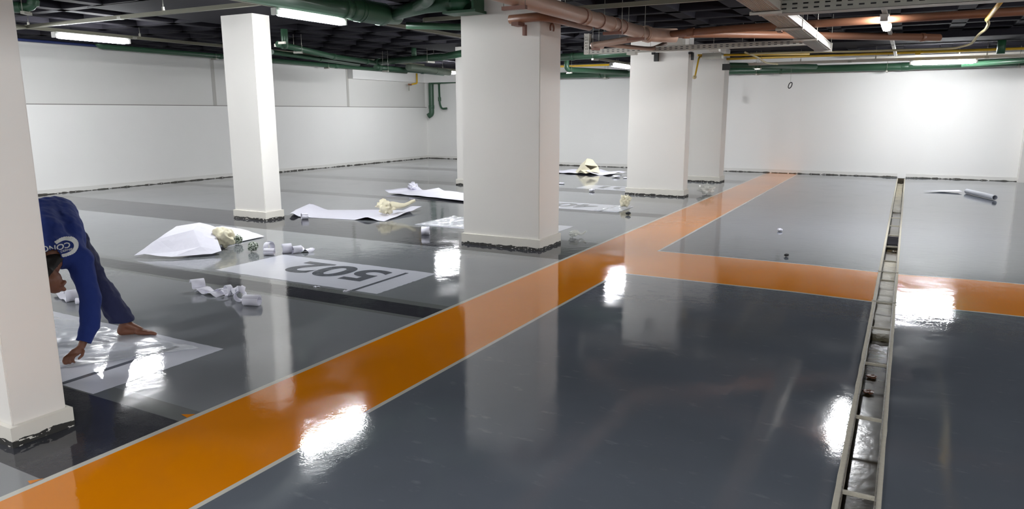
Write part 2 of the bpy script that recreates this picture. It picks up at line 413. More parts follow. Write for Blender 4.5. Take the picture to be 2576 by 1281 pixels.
pillar('white pillar mostly hidden behind the left edge of the widest pillar', -9.13, -8.45, 14.08, 14.5)
def clip(parent, x0, x1, y0, y1, z0, z1, m='black'):
    bm = bmesh.new(); bx(bm, x0, x1, y0, y1, z0, z1); bx(bm, x0-.05, x0+.02, y0, y1, z1-.03, z1+.01)
    s = link('clip', bm, m, parent)
    return s
clip(p4, -4.46, -4.38, 13.98, 14.05, 2.62, 2.78)
clip(p4, -3.62-.12, -3.60-.1, 13.98, 14.05, 2.62, 2.76)

# ================================================================== FLOOR MARKINGS
def text_mesh(body, size, cx, cy, z, rot, w, h, bold=.03):
    cu = bpy.data.curves.new('tmp', 'FONT'); cu.body = body; cu.size = 1; cu.offset = bold; cu.align_x = 'CENTER'; cu.align_y = 'CENTER'
    ob = bpy.data.objects.new('tmp', cu); COL.objects.link(ob)
    dg = bpy.context.evaluated_depsgraph_get(); me = bpy.data.meshes.new_from_object(ob.evaluated_get(dg))
    bpy.data.objects.remove(ob); bm = bmesh.new(); bm.from_mesh(me)
    X = [v.co.x for v in bm.verts]; Y = [v.co.y for v in bm.verts]
    x0, x1, y0, y1 = min(X), max(X), min(Y), max(Y); c, s = math.cos(rot), math.sin(rot)
    for v in bm.verts:
        x = ((v.co.x-x0)/(x1-x0)-.5)*w; y = ((v.co.y-y0)/(y1-y0)-.5)*h
        v.co = Vector((cx+x*c-y*s, cy+x*s+y*c, z))
    return bm
def bay_sign(label, x0, x1, y0, y1, digits=None, jag=0, seed=0, bar=True, dx0=-5.81, dx1=-4.62):
    t = thing('bay_sign', label, 'floor marking', ((x0+x1)/2, (y0+y1)/2, 0), 'white rectangles painted across the parking bays')
    bm = bmesh.new(); n = 40; P = []
    for a, b in (((x0, y0), (x1, y0)), ((x1, y0), (x1, y1)), ((x1, y1), (x0, y1)), ((x0, y1), (x0, y0))):
        for i in range(n):
            f = i/n; P.append((a[0]+(b[0]-a[0])*f+jag*fn((i, a[0], seed), .9), a[1]+(b[1]-a[1])*f+jag*fn((i, a[1], seed+2), .9), .0012))
    bm.faces.new([bm.verts.new(p) for p in P]); link('painted_field', bm, 'panel', t)
    if digits:
        h = .52; link('digits', text_mesh(digits, 1, (dx0+dx1)/2, (y0+y1)/2+.08, .0022, PI, dx1-dx0, h), 'digit', t)
    if bar:
        bm = bmesh.new(); quad(bm, [(-4.50, y0, .0022), (-4.455, y0, .0022), (-4.455, y1-.12, .0022), (-4.50, y1-.12, .0022)]); link('divider_stripe', bm, 'digit', t)
    return t
bay_sign('white painted rectangle reading 502 upside down on the grey floor', -6.38, -4.19, 5.09, 6.06, '502', .012, 1)
bay_sign('white painted rectangle under the bending worker, partly covered by clear film', -6.30, -4.14, 2.37, 3.32, None, .006, 2)
bay_sign('white painted rectangle covered with crinkled film, passing behind the widest pillar', -6.39, -4.2, 8.68, 9.64, None, .01, 3, False)
bay_sign('white painted rectangle reading 402 upside down, right of the widest pillar beside a cream wad', -6.38, -4.17, 11.38, 12.26, '402', .01, 4, True, -5.95, -4.75)
bay_sign('faint white painted rectangle left of the tray pillar, farthest one of the row', -6.38, -4.25, 14.66, 15.52, '301', .01, 5, True, -5.95, -4.75)
# pale rounded patch and orange overruns at the edge of the line
bm = bmesh.new(); P = [(-3.352, YF+.1, .0008), (-3.352, 1.45, .0008)]
for k in range(8):
    a = k/7*PI/2; P.append((-3.40-.12+.12*math.cos(a)+.04, 1.50+.12*math.sin(a), .0008))
P += [(-6, 1.63, .0008), (-6, YF+.1, .0008)]
bm.faces.new([bm.verts.new(p) for p in P]); o = link('floor_patch', bm, 'panel'); 
bpy.data.objects.remove(o)

# ================================================================== LAMPS
def lamp(label, c, axis, seen=True):
    t = thing('strip_lamp', label, 'lamp', c, 'lit LED strip lamps')
    L = .60; a = Vector((0, 1, 0)) if axis == 'y' else Vector((1, 0, 0)); C = Vector(c)
    s = Vector((a.y, a.x, 0))
    bm = bmesh.new(); seg = 14; rings = []      # diffuser: wide D section with rounded ends
    prof = [(math.cos(PI+PI*k/10)*.058, math.sin(PI+PI*k/10)*.064) for k in range(11)]
    ends = [(-L, .35), (-L+.02, .75), (-L+.06, 1), (L-.06, 1), (L-.02, .75), (L, .35)]
    for p, k in ends: rings.append([bm.verts.new(C+a*p+s*x*k+Vector((0, 0, z*k))) for x, z in prof])
    for A, B in zip(rings, rings[1:]):
        for k in range(10): bm.faces.new((A[k], A[k+1], B[k+1], B[k])).smooth = True
        bm.faces.new((A[0], A[10], B[10], B[0]))
    bm.faces.new(rings[0]); bm.faces.new(rings[-1])
    link('diffuser', bm, 'lamp', t)
    def ob(p0, p1, w, z0, z1, m, nm):
        q = [C+a*p0-s*w, C+a*p1+s*w]
        b = box(min(q[0].x, q[1].x), max(q[0].x, q[1].x), min(q[0].y, q[1].y), max(q[0].y, q[1].y), C.z+z0, C.z+z1, .004); link(nm, b, m, t)
    ob(-L, L, .05, .001, .035, 'lampbody', 'housing')
    ob(-L-.03, -L+.004, .045, -.055, .03, 'lampbody', 'end_cap'); ob(L-.004, L+.03, .045, -.055, .03, 'lampbody', 'end_cap')
    return t
lamp('lit strip lamp under the big green pipe, above and right of the slim pillar', (-6.84, 7.22, 2.865), 'y')
lamp('lit strip lamp at upper left, beside the nearest pillar in front of left wall', (-11.74, 7.40, 2.855), 'y')
lamp('lit strip lamp seen end-on at upper right, hanging below the slotted tray', (-.38, 10.75, 2.78), 'y')
lamp('lit strip lamp running sideways along the back wall at far right', (.52, 18.35, 2.71), 'x')
lamp('small far lit strip lamp between the widest and the tray pillar', (-6.42, 17.45, 2.80), 'y')
lamp('far lit strip lamp whose tip shows at the left edge of widest pillar', (-12.03, 18.0, 2.83), 'y')
for x, y in ((-6.84, -.2), (-11.7, .6), (-.38, -.4), (-.38, -6.2), (5.2, 6.5), (5.2, 13.2), (5.2, -.5), (-6.84, -5), (-6.84, 12.9), (-11.7, -5), (-14.2, 4.0)):  # unseen lamps: some inferred behind camera, others added to brighten pillars and left wall
    lt = lamp('unseen strip lamp added to brighten the walls, pillars and near floor', (x, y, 2.80), 'y', False)
    for dy in (-.4, .4): link('hanger_rod', tubebm([(x, y+dy, 2.83), (x, y+dy, 3.45)], .004, 6), 'galv', lt)

# ================================================================== RAILS, TRAYS
def rod(parent, x, y, z0, z1=ZR, r=.004):
    link('hanger_rod', tubebm([(x, y, z0), (x, y, z1)], r, 6), 'galv', parent)
def rail(label, p0, p1, w=.038, h=.04, m='railg', rods=(), group='steel channel rails under the ceiling', name='channel_rail'):
    P0, P1 = Vector(p0), Vector(p1); t = thing(name, label, 'rail', (P0+P1)/2, group)
    d = (P1-P0); L = d.length; d.normalize(); s = Vector((d.y, -d.x, 0)).normalized()
    bm = bmesh.new(); u = Vector((0, 0, 1)); th = .003
    # open channel section: flat bottom, two webs, two lips
    sec = [(-w/2, 0), (w/2, 0), (w/2, h), (w/2-.01, h), (w/2-.01, h-th), (w/2-th, h-th), (w/2-th, th), (-w/2+th, th), (-w/2+th, h-th), (-w/2+.01, h-th), (-w/2+.01, h), (-w/2, h)]
    A = [bm.verts.new(P0+s*x+u*z) for x, z in sec]; B = [bm.verts.new(P1+s*x+u*z) for x, z in sec]
    for k in range(len(sec)):
        q = (k+1) % len(sec); bm.faces.new((A[k], A[q], B[q], B[k]))
    bm.faces.new(A); bm.faces.new(B[::-1]); link('channel', bm, m, t)
    n = int(L/3)
    for k in range(1, n+1):
        c = P0+d*(L*k/(n+1)); b = bmesh.new()
        e = [c-d*.04, c+d*.04]; vs = []
        for q in e:
            for x, z in ((-w/2-.003, -.003), (w/2+.003, -.003), (w/2+.003, h*.7), (-w/2-.003, h*.7)): vs.append(b.verts.new(q+s*x+u*z))
        for f in ((0, 1, 2, 3), (7, 6, 5, 4), (0, 4, 5, 1), (1, 5, 6, 2), (2, 6, 7, 3), (3, 7, 4, 0)): b.faces.new([vs[i] for i in f])
        link('splice_clip', b, 'galv', t)
    for f in rods:
        c = P0+d*L*f; rod(t, c.x, c.y, c.z+h)
        link('rod_clip', box(c.x-.012, c.x+.012, c.y-.012, c.y+.012, c.z+h-.004, c.z+h+.05), 'galv', t)
    return t
rail('grey channel rail carrying the lamp under the big green pipe', (-6.84, -6, 2.90), (-6.84, 13.6, 2.90), .05, .05, rods=(.42, .62, .8, .95))
rail('grey channel rail crossing sideways above the slim pillar at upper left', (-14.8, 6.42, 2.90), (-6.88, 6.42, 2.90), .05, .05, rods=(.3, .78))
rail('grey channel rail carrying the lamp at upper left near the wall', (-11.74, -6, 2.89), (-11.74, 16.6, 2.89), .05, .05, rods=(.35, .55, .63, .8))
rail('white channel rail behind the end-on lamp at upper right', (-.38, -6, 2.815), (-.38, 17.9, 2.815), .05, .05, 'galvw', rods=(.5, .75, .9))
rail('grey channel rail running sideways above the salmon pipe at top right', (-6.0, 8.52, 2.88), (-1.75, 8.52, 2.88), .05, .05, rods=(.5,))
rail('grey channel rail carrying the sideways lamp along the back wall', (-3.9, 18.35, 2.745), (6.5, 18.35, 2.745), .06, .06, 'galvw', rods=(.15, .3, .5, .62))
rail('grey channel rail carrying the small far lamp left of tray pillar', (-6.42, 15.4, 2.835), (-6.42, 19.3, 2.835), .05, .05, rods=(.2, .8))
rail('short grey channel rail carrying the far lamp left of widest pillar', (-12.03, 16.9, 2.865), (-12.03, 20.4, 2.865), .05, .05, rods=(.3, .8))
rail('short grey channel rail above the sideways back lamp at far right', (-1.3, 20.3, 2.93), (6, 20.3, 2.93), .06, .05, 'galvw', rods=(.3,))
# lamp brackets so each visible lamp meets its rail
def tray(label, p0, p1, w, h, m='galvw', rods=(), loc_vert=None, name='cable_tray'):
    """perforated tray running along x with its slots on the near side"""
    t = thing(name, label, 'cable tray', ((p0[0]+p1[0])/2, p0[1], p0[2]), 'slotted steel cable trays')
    x0, x1, y, z = p0[0], p1[0], p0[1], p0[2]; th = .003
    bm = bmesh.new(); bx(bm, x0, x1, y, y+w, z, z+th); bx(bm, x0, x1, y+w-th, y+w, z, z+h)
    # front side wall made as strips round two rows of slots
    sl, gap = .045, .05; rows = ((.28, .40), (.62, .74)); n = int((x1-x0)/(sl+gap)); pit = (x1-x0)/n
    zz = [0, rows[0][0]*h, rows[0][1]*h, rows[1][0]*h, rows[1][1]*h, h]
    for a, b in ((zz[0], zz[1]), (zz[2], zz[3]), (zz[4], zz[5])): bx(bm, x0, x1, y, y+th, z+a, z+b)
    for a, b in ((zz[1], zz[2]), (zz[3], zz[4])):
        for k in range(n): bx(bm, x0+k*pit, x0+k*pit+gap, y, y+th, z+a, z+b)
    bx(bm, x0, x1, y, y+.012, z+h-th, z+h); bx(bm, x0, x1, y+w-.012, y+w, z+h-th, z+h)
    link('tray_body', bm, m, t)
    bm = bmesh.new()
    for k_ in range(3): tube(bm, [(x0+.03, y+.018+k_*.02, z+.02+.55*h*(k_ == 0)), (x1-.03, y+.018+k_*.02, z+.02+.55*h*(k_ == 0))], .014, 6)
    bx(bm, x0+.02, x1-.02, y+.008, y+.012, z+.008, z+h*.9); link('slot_shade_fill', bm, 'black', t)  # black fill behind the slots, standing in for shade inside the tray
    for f in rods: rod(t, x0+(x1-x0)*f, y+w/2, z)
    return t
tr = tray('narrow slotted grey cable tray with an upright end, in front of the tray pillar', (-5.38, 12.72, 2.70), (-1.52, 12.72, 2.70), .10, .09, rods=(.17, .32, .73, .78))
bm = bmesh.new(); z0, z1 = 2.70, 3.07; x0 = -5.38
for a, b in ((0, .028), (.042, .062), (.076, .10)): bx(bm, x0+a-.01, x0+b-.01, 12.715, 12.718, z0, z1)
n = 7
for a, b in ((.028, .042), (.062, .076)):
    for k in range(n): bx(bm, x0+a-.01, x0+b-.01, 12.715, 12.718, z0+k*(z1-z0)/n, z0+k*(z1-z0)/n+.03)
bx(bm, x0-.012, x0-.009, 12.715, 12.82, z0, z1); bx(bm, x0-.01, x0+.09, 12.817, 12.82, z0, z1)
link('upright_section', bm, 'galvw', tr)
for x in (-4.47, -3.0):
    link('tray_bracket', box(x-.09, x+.07, 12.70, 12.84, 2.66, 2.70), 'galvw', tr)
tray('slotted grey cable tray across the very top right of the photo', (-1.22, 7.55, 2.575), (7.5, 7.75, 2.575), .20, .12, 'galv', rods=(.1, .28, .5))
# closed duct with joint collars
t = thing('cable_duct', 'light grey ribbed cable duct coming down toward the tray at upper right', 'duct', (-1.27, 8, 2.6))
bm = bmesh.new(); X0, X1 = -1.40, -1.18
bx(bm, X0, X1, -6, 12.6, 2.60, 2.62)
k = X0+.015
while k < X1-.01:
    bx(bm, k, k+.005, -6, 12.6, 2.596, 2.60); k += .018
link('duct_floor', bm, 'galvw', t)
for xa, xb in ((X1-.004, X1), (X0, X0+.004)):
    bm = bmesh.new(); bx(bm, xa, xb, -6, 12.6, 2.60, 2.70); s_ = 1 if xa > X0+.1 else -1
    bx(bm, xb if s_ > 0 else xa-.01, xb+.01 if s_ > 0 else xa, -6, 12.6, 2.60, 2.612)
    bx(bm, xb if s_ > 0 else xa-.006, xb+.006 if s_ > 0 else xa, -6, 12.6, 2.685, 2.70)
    link('duct_side', bm, 'galvw', t)
for y in (4.2, 5.9, 7.45, 9.0, 10.45):
    bm = bmesh.new(); bx(bm, X0-.045, X1+.03, y, y+.03, 2.565, 2.595); bx(bm, X0-.02, X1+.012, y, y+.06, 2.588, 2.598); link('support_bar', bm, 'galvw', t)
    rod(t, X1+.02, y+.015, 2.595); rod(t, X0-.03, y+.015, 2.595)
link('end_plate', box(X0-.02, X1+.02, 12.58, 12.62, 2.575, 2.705), 'galvw', t)
bm = bmesh.new(); bx(bm, X0-.004, X1+.02, 7.5, 7.78, 2.588, 2.597); link('tee_plate', bm, 'galvw', t)
rod(t, -1.15, 12.3, 2.6)

# ================================================================== PIPES
def pipe(label, path, r, m='green', bend=.0, collars=(), brackets=(), group=None, name='pipe', cat='pipe', seg=16, cm=None, hang=True):
    mid = Vector(path[len(path)//2]); t = thing(name, label, cat, mid, group)
    link('pipe_run', tubebm(path, r, seg, bend), m, t)
    for s, k, L in collars:
        c, d = along(path, s); bm = bmesh.new()
        tube(bm, [c-d*L/2, c-d*(L/2-.006), c+d*(L/2-.006), c+d*L/2], [r*k*.96, r*k, r*k, r*k*.96], seg); link('collar', bm, cm or m, t)
    for s in brackets:
        c, d = along(path, s); q = Vector((d.y, -d.x, 0)).normalized(); bm = bmesh.new()
        w = max(r*1.5, .06); z0 = c.z-r-.035; ca = [c-q*w-d*.025, c+q*w-d*.025, c+q*w+d*.025, c-q*w+d*.025]
        lo = [bm.verts.new((p.x, p.y, z0)) for p in ca]; hi = [bm.verts.new((p.x, p.y, z0+.035)) for p in ca]
        bm.faces.new(lo[::-1]); bm.faces.new(hi)
        for k in range(4): bm.faces.new((lo[k], lo[(k+1) % 4], hi[(k+1) % 4], hi[k]))
        link('bracket', bm, 'browndark' if m in('brown', 'copper') else 'galv', t)
        for sg in (-1, 1):
            e = c+q*w*.92*sg; rod(t, e.x, e.y, z0+.03)
    return t
GG = 'green painted drain pipes'
# big green main over the lamp
t = pipe('biggest green pipe, running over the lamp at the top of the photo', [(-6.28, -6, 2.93), (-6.28, 7.35, 2.93)], .125, 'green', collars=((13.2, 1.06, .06),), group=GG)
bm = bmesh.new(); tube(bm, [(-6.28, 7.3, 2.93), (-6.28, 7.36, 2.93), (-6.28, 7.40, 2.93), (-6.27, 7.9, 2.93), (-6.26, 7.96, 2.93), (-6.26, 8.0, 2.93), (-6.26, 8.25, 2.95)], [.128, .135, .142, .142, .145, .12, .12], 18); link('enlarged_joint', bm, 'green', t)
for y in (7.44, 7.50, 7.88): link('joint_ring', tubebm([(-6.28, y, 2.93), (-6.28, y+.02, 2.93)], .148, 18), 'greendark', t)
link('branch_arm', tubebm([(-6.2, 8.1, 2.95), (-5.35, 7.60, 2.93), (-4.80, 7.5, 2.92)], .088, 16, .1), 'green', t)
bm = bmesh.new(); tube(bm, [(-4.86, 7.5, 2.92), (-4.80, 7.5, 2.92), (-4.70, 7.5, 2.90), (-4.66, 7.5, 2.86)], [.095, .096, .092, .07], 16); link('end_elbow', bm, 'greendark', t)
bm = bmesh.new(); bx(bm, -4.95, -4.5, 7.40, 7.66, 2.79, 2.82); bx(bm, -4.56, -4.53, 7.42, 7.66, 2.82, 3.0); link('wall_bracket', bm, 'greendark', t)
link('upper_branch', tubebm([(-5.45, 7.62, 2.94), (-5.0, 7.25, 2.96), (-4.6, 6.4, 3.0)], .075, 14, .2), 'green', t)
pipe('thin green pipe under the big one, ending at the widest pillar', [(-6.15, 8.3, 2.82), (-5.0, 9.2, 2.80)], .045, 'green', collars=((1.2, 1.2, .05),), group=GG)
pipe('green pipe stub with an elbow at the top left corner', [(-11.3, 4.65, 2.97), (-9.90, 5.50, 2.97), (-9.86, 5.52, 3.14)], .055, 'green', .1, collars=((1.45, 1.25, .1), (1.7, 1.25, .07)), brackets=(1.55,), group=GG)
pipe('green pipe high along the left wall, starting with a bend below the lamp', [(-15.3, 9.72, 3.12), (-15.3, 9.8, 3.05), (-15.3, 20.6, 3.02)], .06, 'green', .1, collars=((3.2, 1.15, .1), (7.4, 1.15, .1)), brackets=(3.0, 7.0), group=GG)
pipe('green pipe right of the slim pillar, in front of the left wall', [(-9.9, 9.6, 2.84), (-11.05, 12.3, 2.84), (-11.5, 14.2, 2.84)], .055, 'green', .2, collars=((.25, 1.25, .08), (2.9, 1.18, .2), (4.5, 1.2, .08)), brackets=(.9,), group=GG)
pipe('lower green pipe right of the slim pillar, against the left wall', [(-10.9, 10.4, 2.80), (-11.9, 14.1, 2.80)], .045, 'green', collars=((1.9, 1.2, .08),), group=GG)
t = pipe('green down-pipe with a white clamp beside the slim pillar head', [(-9.84, 9.7, 3.2), (-9.84, 9.7, 2.87), (-9.95, 9.8, 2.82)], .06, 'green', .06, group=GG)
bm = bmesh.new(); bx(bm, -9.93, -9.74, 9.60, 9.63, 2.84, 2.88); bx(bm, -10.0, -9.9, 9.60, 9.66, 2.80, 2.85); link('white_clamp', bm, 'galvw', t)
pipe('green pipe running sideways to the pillar behind the widest one', [(-11.6, 14.4, 2.86), (-9.3, 13.95, 2.88), (-8.2, 13.4, 2.92)], .075, 'green', .15, collars=((.1, 1.2, .08), (2.25, 1.1, .06)), brackets=(1.9,), group=GG)
pipe('green upright pipe dropping from ceiling left of the widest pillar', [(-10.35, 14.25, 3.2), (-10.35, 14.25, 2.88)], .06, 'green', group=GG)
pipe('green pipe running back toward the tip of the far lamp', [(-11.15, 13.8, 2.70), (-11.22, 15.8, 2.70), (-11.38, 17.0, 2.70)], .055, 'green', collars=((.15, 1.25, .1), (2.0, 1.2, .1)), brackets=(.4,), group=GG)
pipe('fat grey-green pipe above the far lamp left of widest pillar', [(-10.85, 14.7, 2.74), (-11.20, 16.6, 2.74), (-11.32, 17.2, 2.74)], .085, 'greygreen', collars=((1.6, 1.1, .06),), group=GG)
# back-left corner group
pipe('thick green pipe dropping down the back wall in the far corner', [(-11.8, 21.85, 2.80), (-15.16, 21.85, 2.74), (-15.16, 21.85, 1.60), (-15.28, 21.8, 1.52)], .095, 'green', .14, collars=((4.25, 1.12, .12),), group=GG)
pipe('thin green pipe with a hooked end on the back wall, beside the thick one', [(-14.85, 21.9, 2.72), (-14.83, 21.9, 1.95), (-14.72, 21.85, 1.78), (-14.5, 21.85, 1.80)], .035, 'green', .1, collars=((.03, 1.6, .1), (.6, 1.5, .14)), group=GG)
t = pipe('short yellow pipe with a brass tap high near the far corner', [(-15.3, 21.2, 3.0), (-15.3, 21.2, 2.66), (-15.36, 20.95, 2.62)], .028, 'yellow', .05, name='gas_pipe')
link('tap', box(-15.40, -15.34, 20.80, 20.95, 2.58, 2.64, .005), 'copper', t); link('tap_lever', box(-15.38, -15.36, 20.80, 20.83, 2.40, 2.58), 'galv', t)
pipe('dark blue pipe along the top of the left wall', [(-15.38, -6, 3.06), (-15.38, 20, 3.06)], .028, 'blue', seg=10)
# gap between p3 and p4, back wall main
pipe('green pipe running sideways from widest to the tray pillar', [(-6.9, 14.9, 2.84), (-4.6, 14.6, 2.86)], .075, 'green', collars=((.35, 1.15, .08),), brackets=(.9,), group=GG)
t = pipe('long thick green main along the whole back wall', [(-11.3, 20.6, 2.76), (-.2, 20.6, 2.74), (8.5, 19.3, 2.80)], .09, 'green', .1, collars=((3.1, 1.1, .08), (8.2, 1.1, .08), (11.1, 1.12, .2), (14.2, 1.1, .1)), brackets=(3.3, 7.6, 10.7, 13.4), group=GG)
pipe('green branch coming down onto the back main between the pillars', [(-8.35, 18.5, 3.15), (-8.35, 18.5, 2.80), (-7.3, 20.4, 2.78)], .07, 'green', .12, collars=((.5, 1.15, .06),), brackets=(.45,), group=GG)
pipe('green branch joining the back main right of the half hidden pillar', [(-4.1, 17.6, 2.74), (-2.2, 20.2, 2.78)], .06, 'green', collars=((1.2, 1.2, .08),), brackets=(1.3,), group=GG)
pipe('green branch slanting toward the back main at the right edge', [(.9, 19.0, 2.66), (4.5, 18.2, 2.78)], .05, 'green', group=GG)
pipe('dark green pipe just behind the slotted tray at top right', [(-1.6, 8.4, 2.92), (.2, 8.15, 2.98)], .06, 'green', group=GG)
pipe('black-green upright pipe by the right end of back lamp', [(1.42, 17.0, 3.0), (1.42, 17.0, 2.74)], .07, 'greendark', group=GG)
YG = 'yellow pipes and conduits'
pipe('yellow pipe behind the gap between widest and tray pillars', [(-10.5, 19.6, 2.96), (-5.0, 19.6, 2.96)], .03, 'yellow', seg=10, brackets=(3.2,), group=YG)
pipe('short yellow pipe left of widest pillar behind the green ones', [(-12.6, 19.4, 2.94), (-10.7, 19.4, 2.94)], .03, 'yellow', seg=10, group=YG)
pipe('straight yellow pipe running sideways above the back lamp', [(-3.95, 17.55, 2.86), (8, 17.55, 2.86)], .026, 'yellow', seg=10, collars=((3.98, 1.9, .10), (6.0, 1.6, .07)), brackets=(6.0,), group=YG)
pipe('yellow pipe passing over the tray pillar head', [(-3.75, 14.5, 2.74), (-1.9, 16.1, 2.80)], .022, 'yellow', seg=10, group=YG)
# wavy conduit
pipe('thin cream conduit hung in a wave, turning yellow near the tray', [(-2.7, 14.2, 2.71), (-1.8, 14.45, 2.72), (-.9, 14.5, 2.70), (.1, 14.6, 2.70), (.55, 14.5, 2.69), (.74, 13.6, 2.68), (.75, 12.4, 2.72), (.76, 11.4, 2.69), (.74, 10.75, 2.70), (.70, 10.5, 2.72)], .018, 'cream_hose', .3, seg=10, group=YG)
pipe('bright yellow conduit dropping beside the slotted tray at top right', [(.70, 10.5, 2.72), (.71, 8.2, 2.76)], .024, 'yellow', seg=10, group=YG)
pipe('loose cream hose end hanging right of the half hidden pillar', [(-2.75, 14.0, 2.72), (-2.74, 15.2, 2.71), (-2.75, 16.2, 2.66), (-2.7, 17.4, 2.70)], .018, 'cream_hose', .3, seg=8)
# brown system
BG = 'salmon and brown painted pipes'
t = pipe('thick salmon pipe slanting down past the widest pillar head', [(-3.42, -6, 2.74), (-3.42, 7.0, 2.735), (-3.36, 10.1, 2.73)], .085, 'brown', collars=((13.95, 1.1, .03), (14.05, 1.1, .02), (14.45, 1.12, .03), (14.8, 1.1, .02), (14.98, 1.1, .02), (15.2, 1.12, .03), (15.85, 1.08, .03)), brackets=(12.35, 14.9, 15.75), group=BG)
for s in (13.95, 14.45, 14.98, 15.2):
    c, d = along([(-3.42, -6, 2.74), (-3.42, 7.0, 2.735), (-3.36, 10.1, 2.73)], s)
    link('seam_ring', tubebm([c-d*.022, c-d*.016], .096, 16), 'browndark', t)
link('fitting', tubebm([(-3.36, 10.05, 2.73), (-3.3, 10.35, 2.73), (-3.05, 10.55, 2.73)], .098, 16, .1), 'brown', t)
for y in (10.1, 10.22): link('fitting_ring', tubebm([(-3.36, y, 2.73), (-3.355, y+.02, 2.73)], .112, 16), 'brown', t)
pipe('salmon-brown pipe rising from the junction to the far right edge', [(-3.2, 10.45, 2.74), (-2.2, 10.35, 2.76), (8, 10.3, 2.81)], .05, 'copper', .3, collars=((.4, 1.2, .1),), brackets=(1.6,), group=BG)
pipe('dull brown pipe running level right of the junction', [(-3.2, 10.6, 2.76), (-2.6, 11.1, 2.78), (.30, 13.6, 2.80)], .055, 'copper', .2, collars=((.3, 1.2, .1), (4.3, 1.2, .06)), brackets=(2.2,), group=BG)
pipe('salmon pipe doubling back left from the junction, with a rounded end', [(-3.3, 10.35, 2.73), (-4.42, 11.0, 2.70), (-4.55, 11.05, 2.70), (-4.45, 11.25, 2.70)], .05, 'brown', .06, brackets=(1.35,), group=BG)
pipe('thin salmon pipe behind the doubled back pipe above the tray', [(-4.4, 11.3, 2.72), (-4.1, 12.7, 2.74), (-3.9, 12.9, 2.85)], .035, 'brown', .1, group=BG)
t = pipe('brown pipe hugging the top of the widest pillar', [(-4.14, 7.58, 2.70), (-3.72, 7.58, 2.71), (-3.62, 8.7, 2.70)], .05, 'copper', .15, group=BG)
bm = bmesh.new(); bx(bm, -4.08, -3.99, 7.50, 7.66, 2.62, 2.66); bx(bm, -4.0, -3.97, 7.62, 7.68, 2.52, 2.64); link('wall_bracket', bm, 'browndark', t)
bm = bmesh.new(); R = [(-3.80+.0, 7.95+.05*math.cos(a), 2.62+.05*math.sin(a)) for a in [k*PI/5 for k in range(-1, 7)]]; tube(bm, [(x+.02, y, z) for x, y, z in R], .012, 6); link('empty_clamp', bm, 'browndark', t)
# boxes
for lb, a_, mm in (('pale grey junction box above the slotted tray by tray pillar', (-4.05, -3.75, 13.4, 13.6, 2.86, 2.98), 'galvw'), ('dark grey junction box on the yellow pipes right of the tray pillar', (-3.55, -3.2, 14.1, 14.3, 2.64, 2.74), 'galv')):
    t = thing('junction_box', lb, 'junction box', ((a_[0]+a_[1])/2, (a_[2]+a_[3])/2, a_[4])); link('box_body', box(*a_, .006), mm, t)
    link('box_lid', box(a_[0]-.006, a_[1]+.006, a_[2]-.008, a_[2], a_[4]-.004, a_[5]+.004), mm, t); rod(t, (a_[0]+a_[1])/2, (a_[2]+a_[3])/2, a_[5])
# hanging bits
t = thing('hanging_hook', 'small dark wire hook dangling on a cord before the back wall', 'hook', (-2.8, 20.3, 2.3))
link('cord', tubebm([(-2.8, 20.3, 3.46), (-2.8, 20.3, 2.40)], .003, 5), 'galv', t)
bm = bmesh.new(); tube(bm, [(-2.8+.045*math.cos(a)*.9+.02*math.sin(a), 20.3, 2.33+.075*math.sin(a)) for a in [k*2*PI/14 for k in range(14)]]+[(-2.76, 20.3, 2.33)], .012, 6); link('loop', bm, 'black', t)
t = thing('hanging_plug', 'black plug dangling from a thin cable beside the half hidden pillar', 'plug', (-4.44, 20.4, 2.2))
link('cable', tubebm([(-4.44, 20.4, 3.12), (-4.46, 20.4, 2.45), (-4.44, 20.4, 2.2)], .005, 5, .05), 'black', t)
link('plug_body', box(-4.475, -4.415, 20.37, 20.43, 2.05, 2.2, .006), 'black', t)
t = thing('yellow_strap', 'yellow conduit end hanging down between the tray pillar and the hidden pillar', 'strap', (-3.66, 14.15, 2.6))
link('strap', tubebm([(-3.62, 14.6, 2.74), (-3.64, 14.2, 2.68), (-3.66, 14.1, 2.4), (-3.68, 14.1, 2.30)], .018, 8, .05), 'yellow', t)
link('frayed_knot', crumple((-3.68, 14.1, 2.27), .035, 9, 2, .5), 'cream_hose', t)
bm = bmesh.new(); bx(bm, -3.9, -3.73, 17.34, 17.39, 2.60, 2.74)
tag(link('wall_box', bm, 'black'), 'small black box fixed high on the half hidden pillar', 'box')

# ================================================================== LITTER
def sheet(name, label, cat, outline, hfun, m='paper', n=28, thick=.0015, group=None, seed=0):
    """paper or film laid between four corner points; hfun(u,v) gives its lift"""
    bm = bmesh.new(); A, B, C, D = [Vector(p+(0,)) for p in outline]; G = []
    for i in range(n+1):
        row = []
        for j in range(n+1):
            u, v = i/n, j/n; p = A*(1-u)*(1-v)+B*u*(1-v)+C*u*v+D*(1-u)*v
            e = .03*fn((u*5, v*5, seed), 1) if (i in (0, n) or j in (0, n)) else 0
            p += Vector((e, e*.5, .003+thick+max(0, hfun(u, v)))); row.append(bm.verts.new(p))
        G.append(row)
    for i in range(n):
        for j in range(n): bm.faces.new((G[i][j], G[i+1][j], G[i+1][j+1], G[i][j+1]))
    o = link(name, bm, m, smooth=True)
    for p in o.data.polygons: p.use_smooth = True
    md = o.modifiers.new('s', 'SOLIDIFY'); md.thickness = thick
    c = sum((v.co for v in o.data.vertices), Vector())/len(o.data.vertices); c.z = 0
    o.data.transform(Matrix.Translation(-c)); o.location = c
    return tag(o, label, cat, group)
PG = 'white backing paper sheets on the floor'
def tri(t_, c, w): return max(0, 1-abs(t_-c)/w)
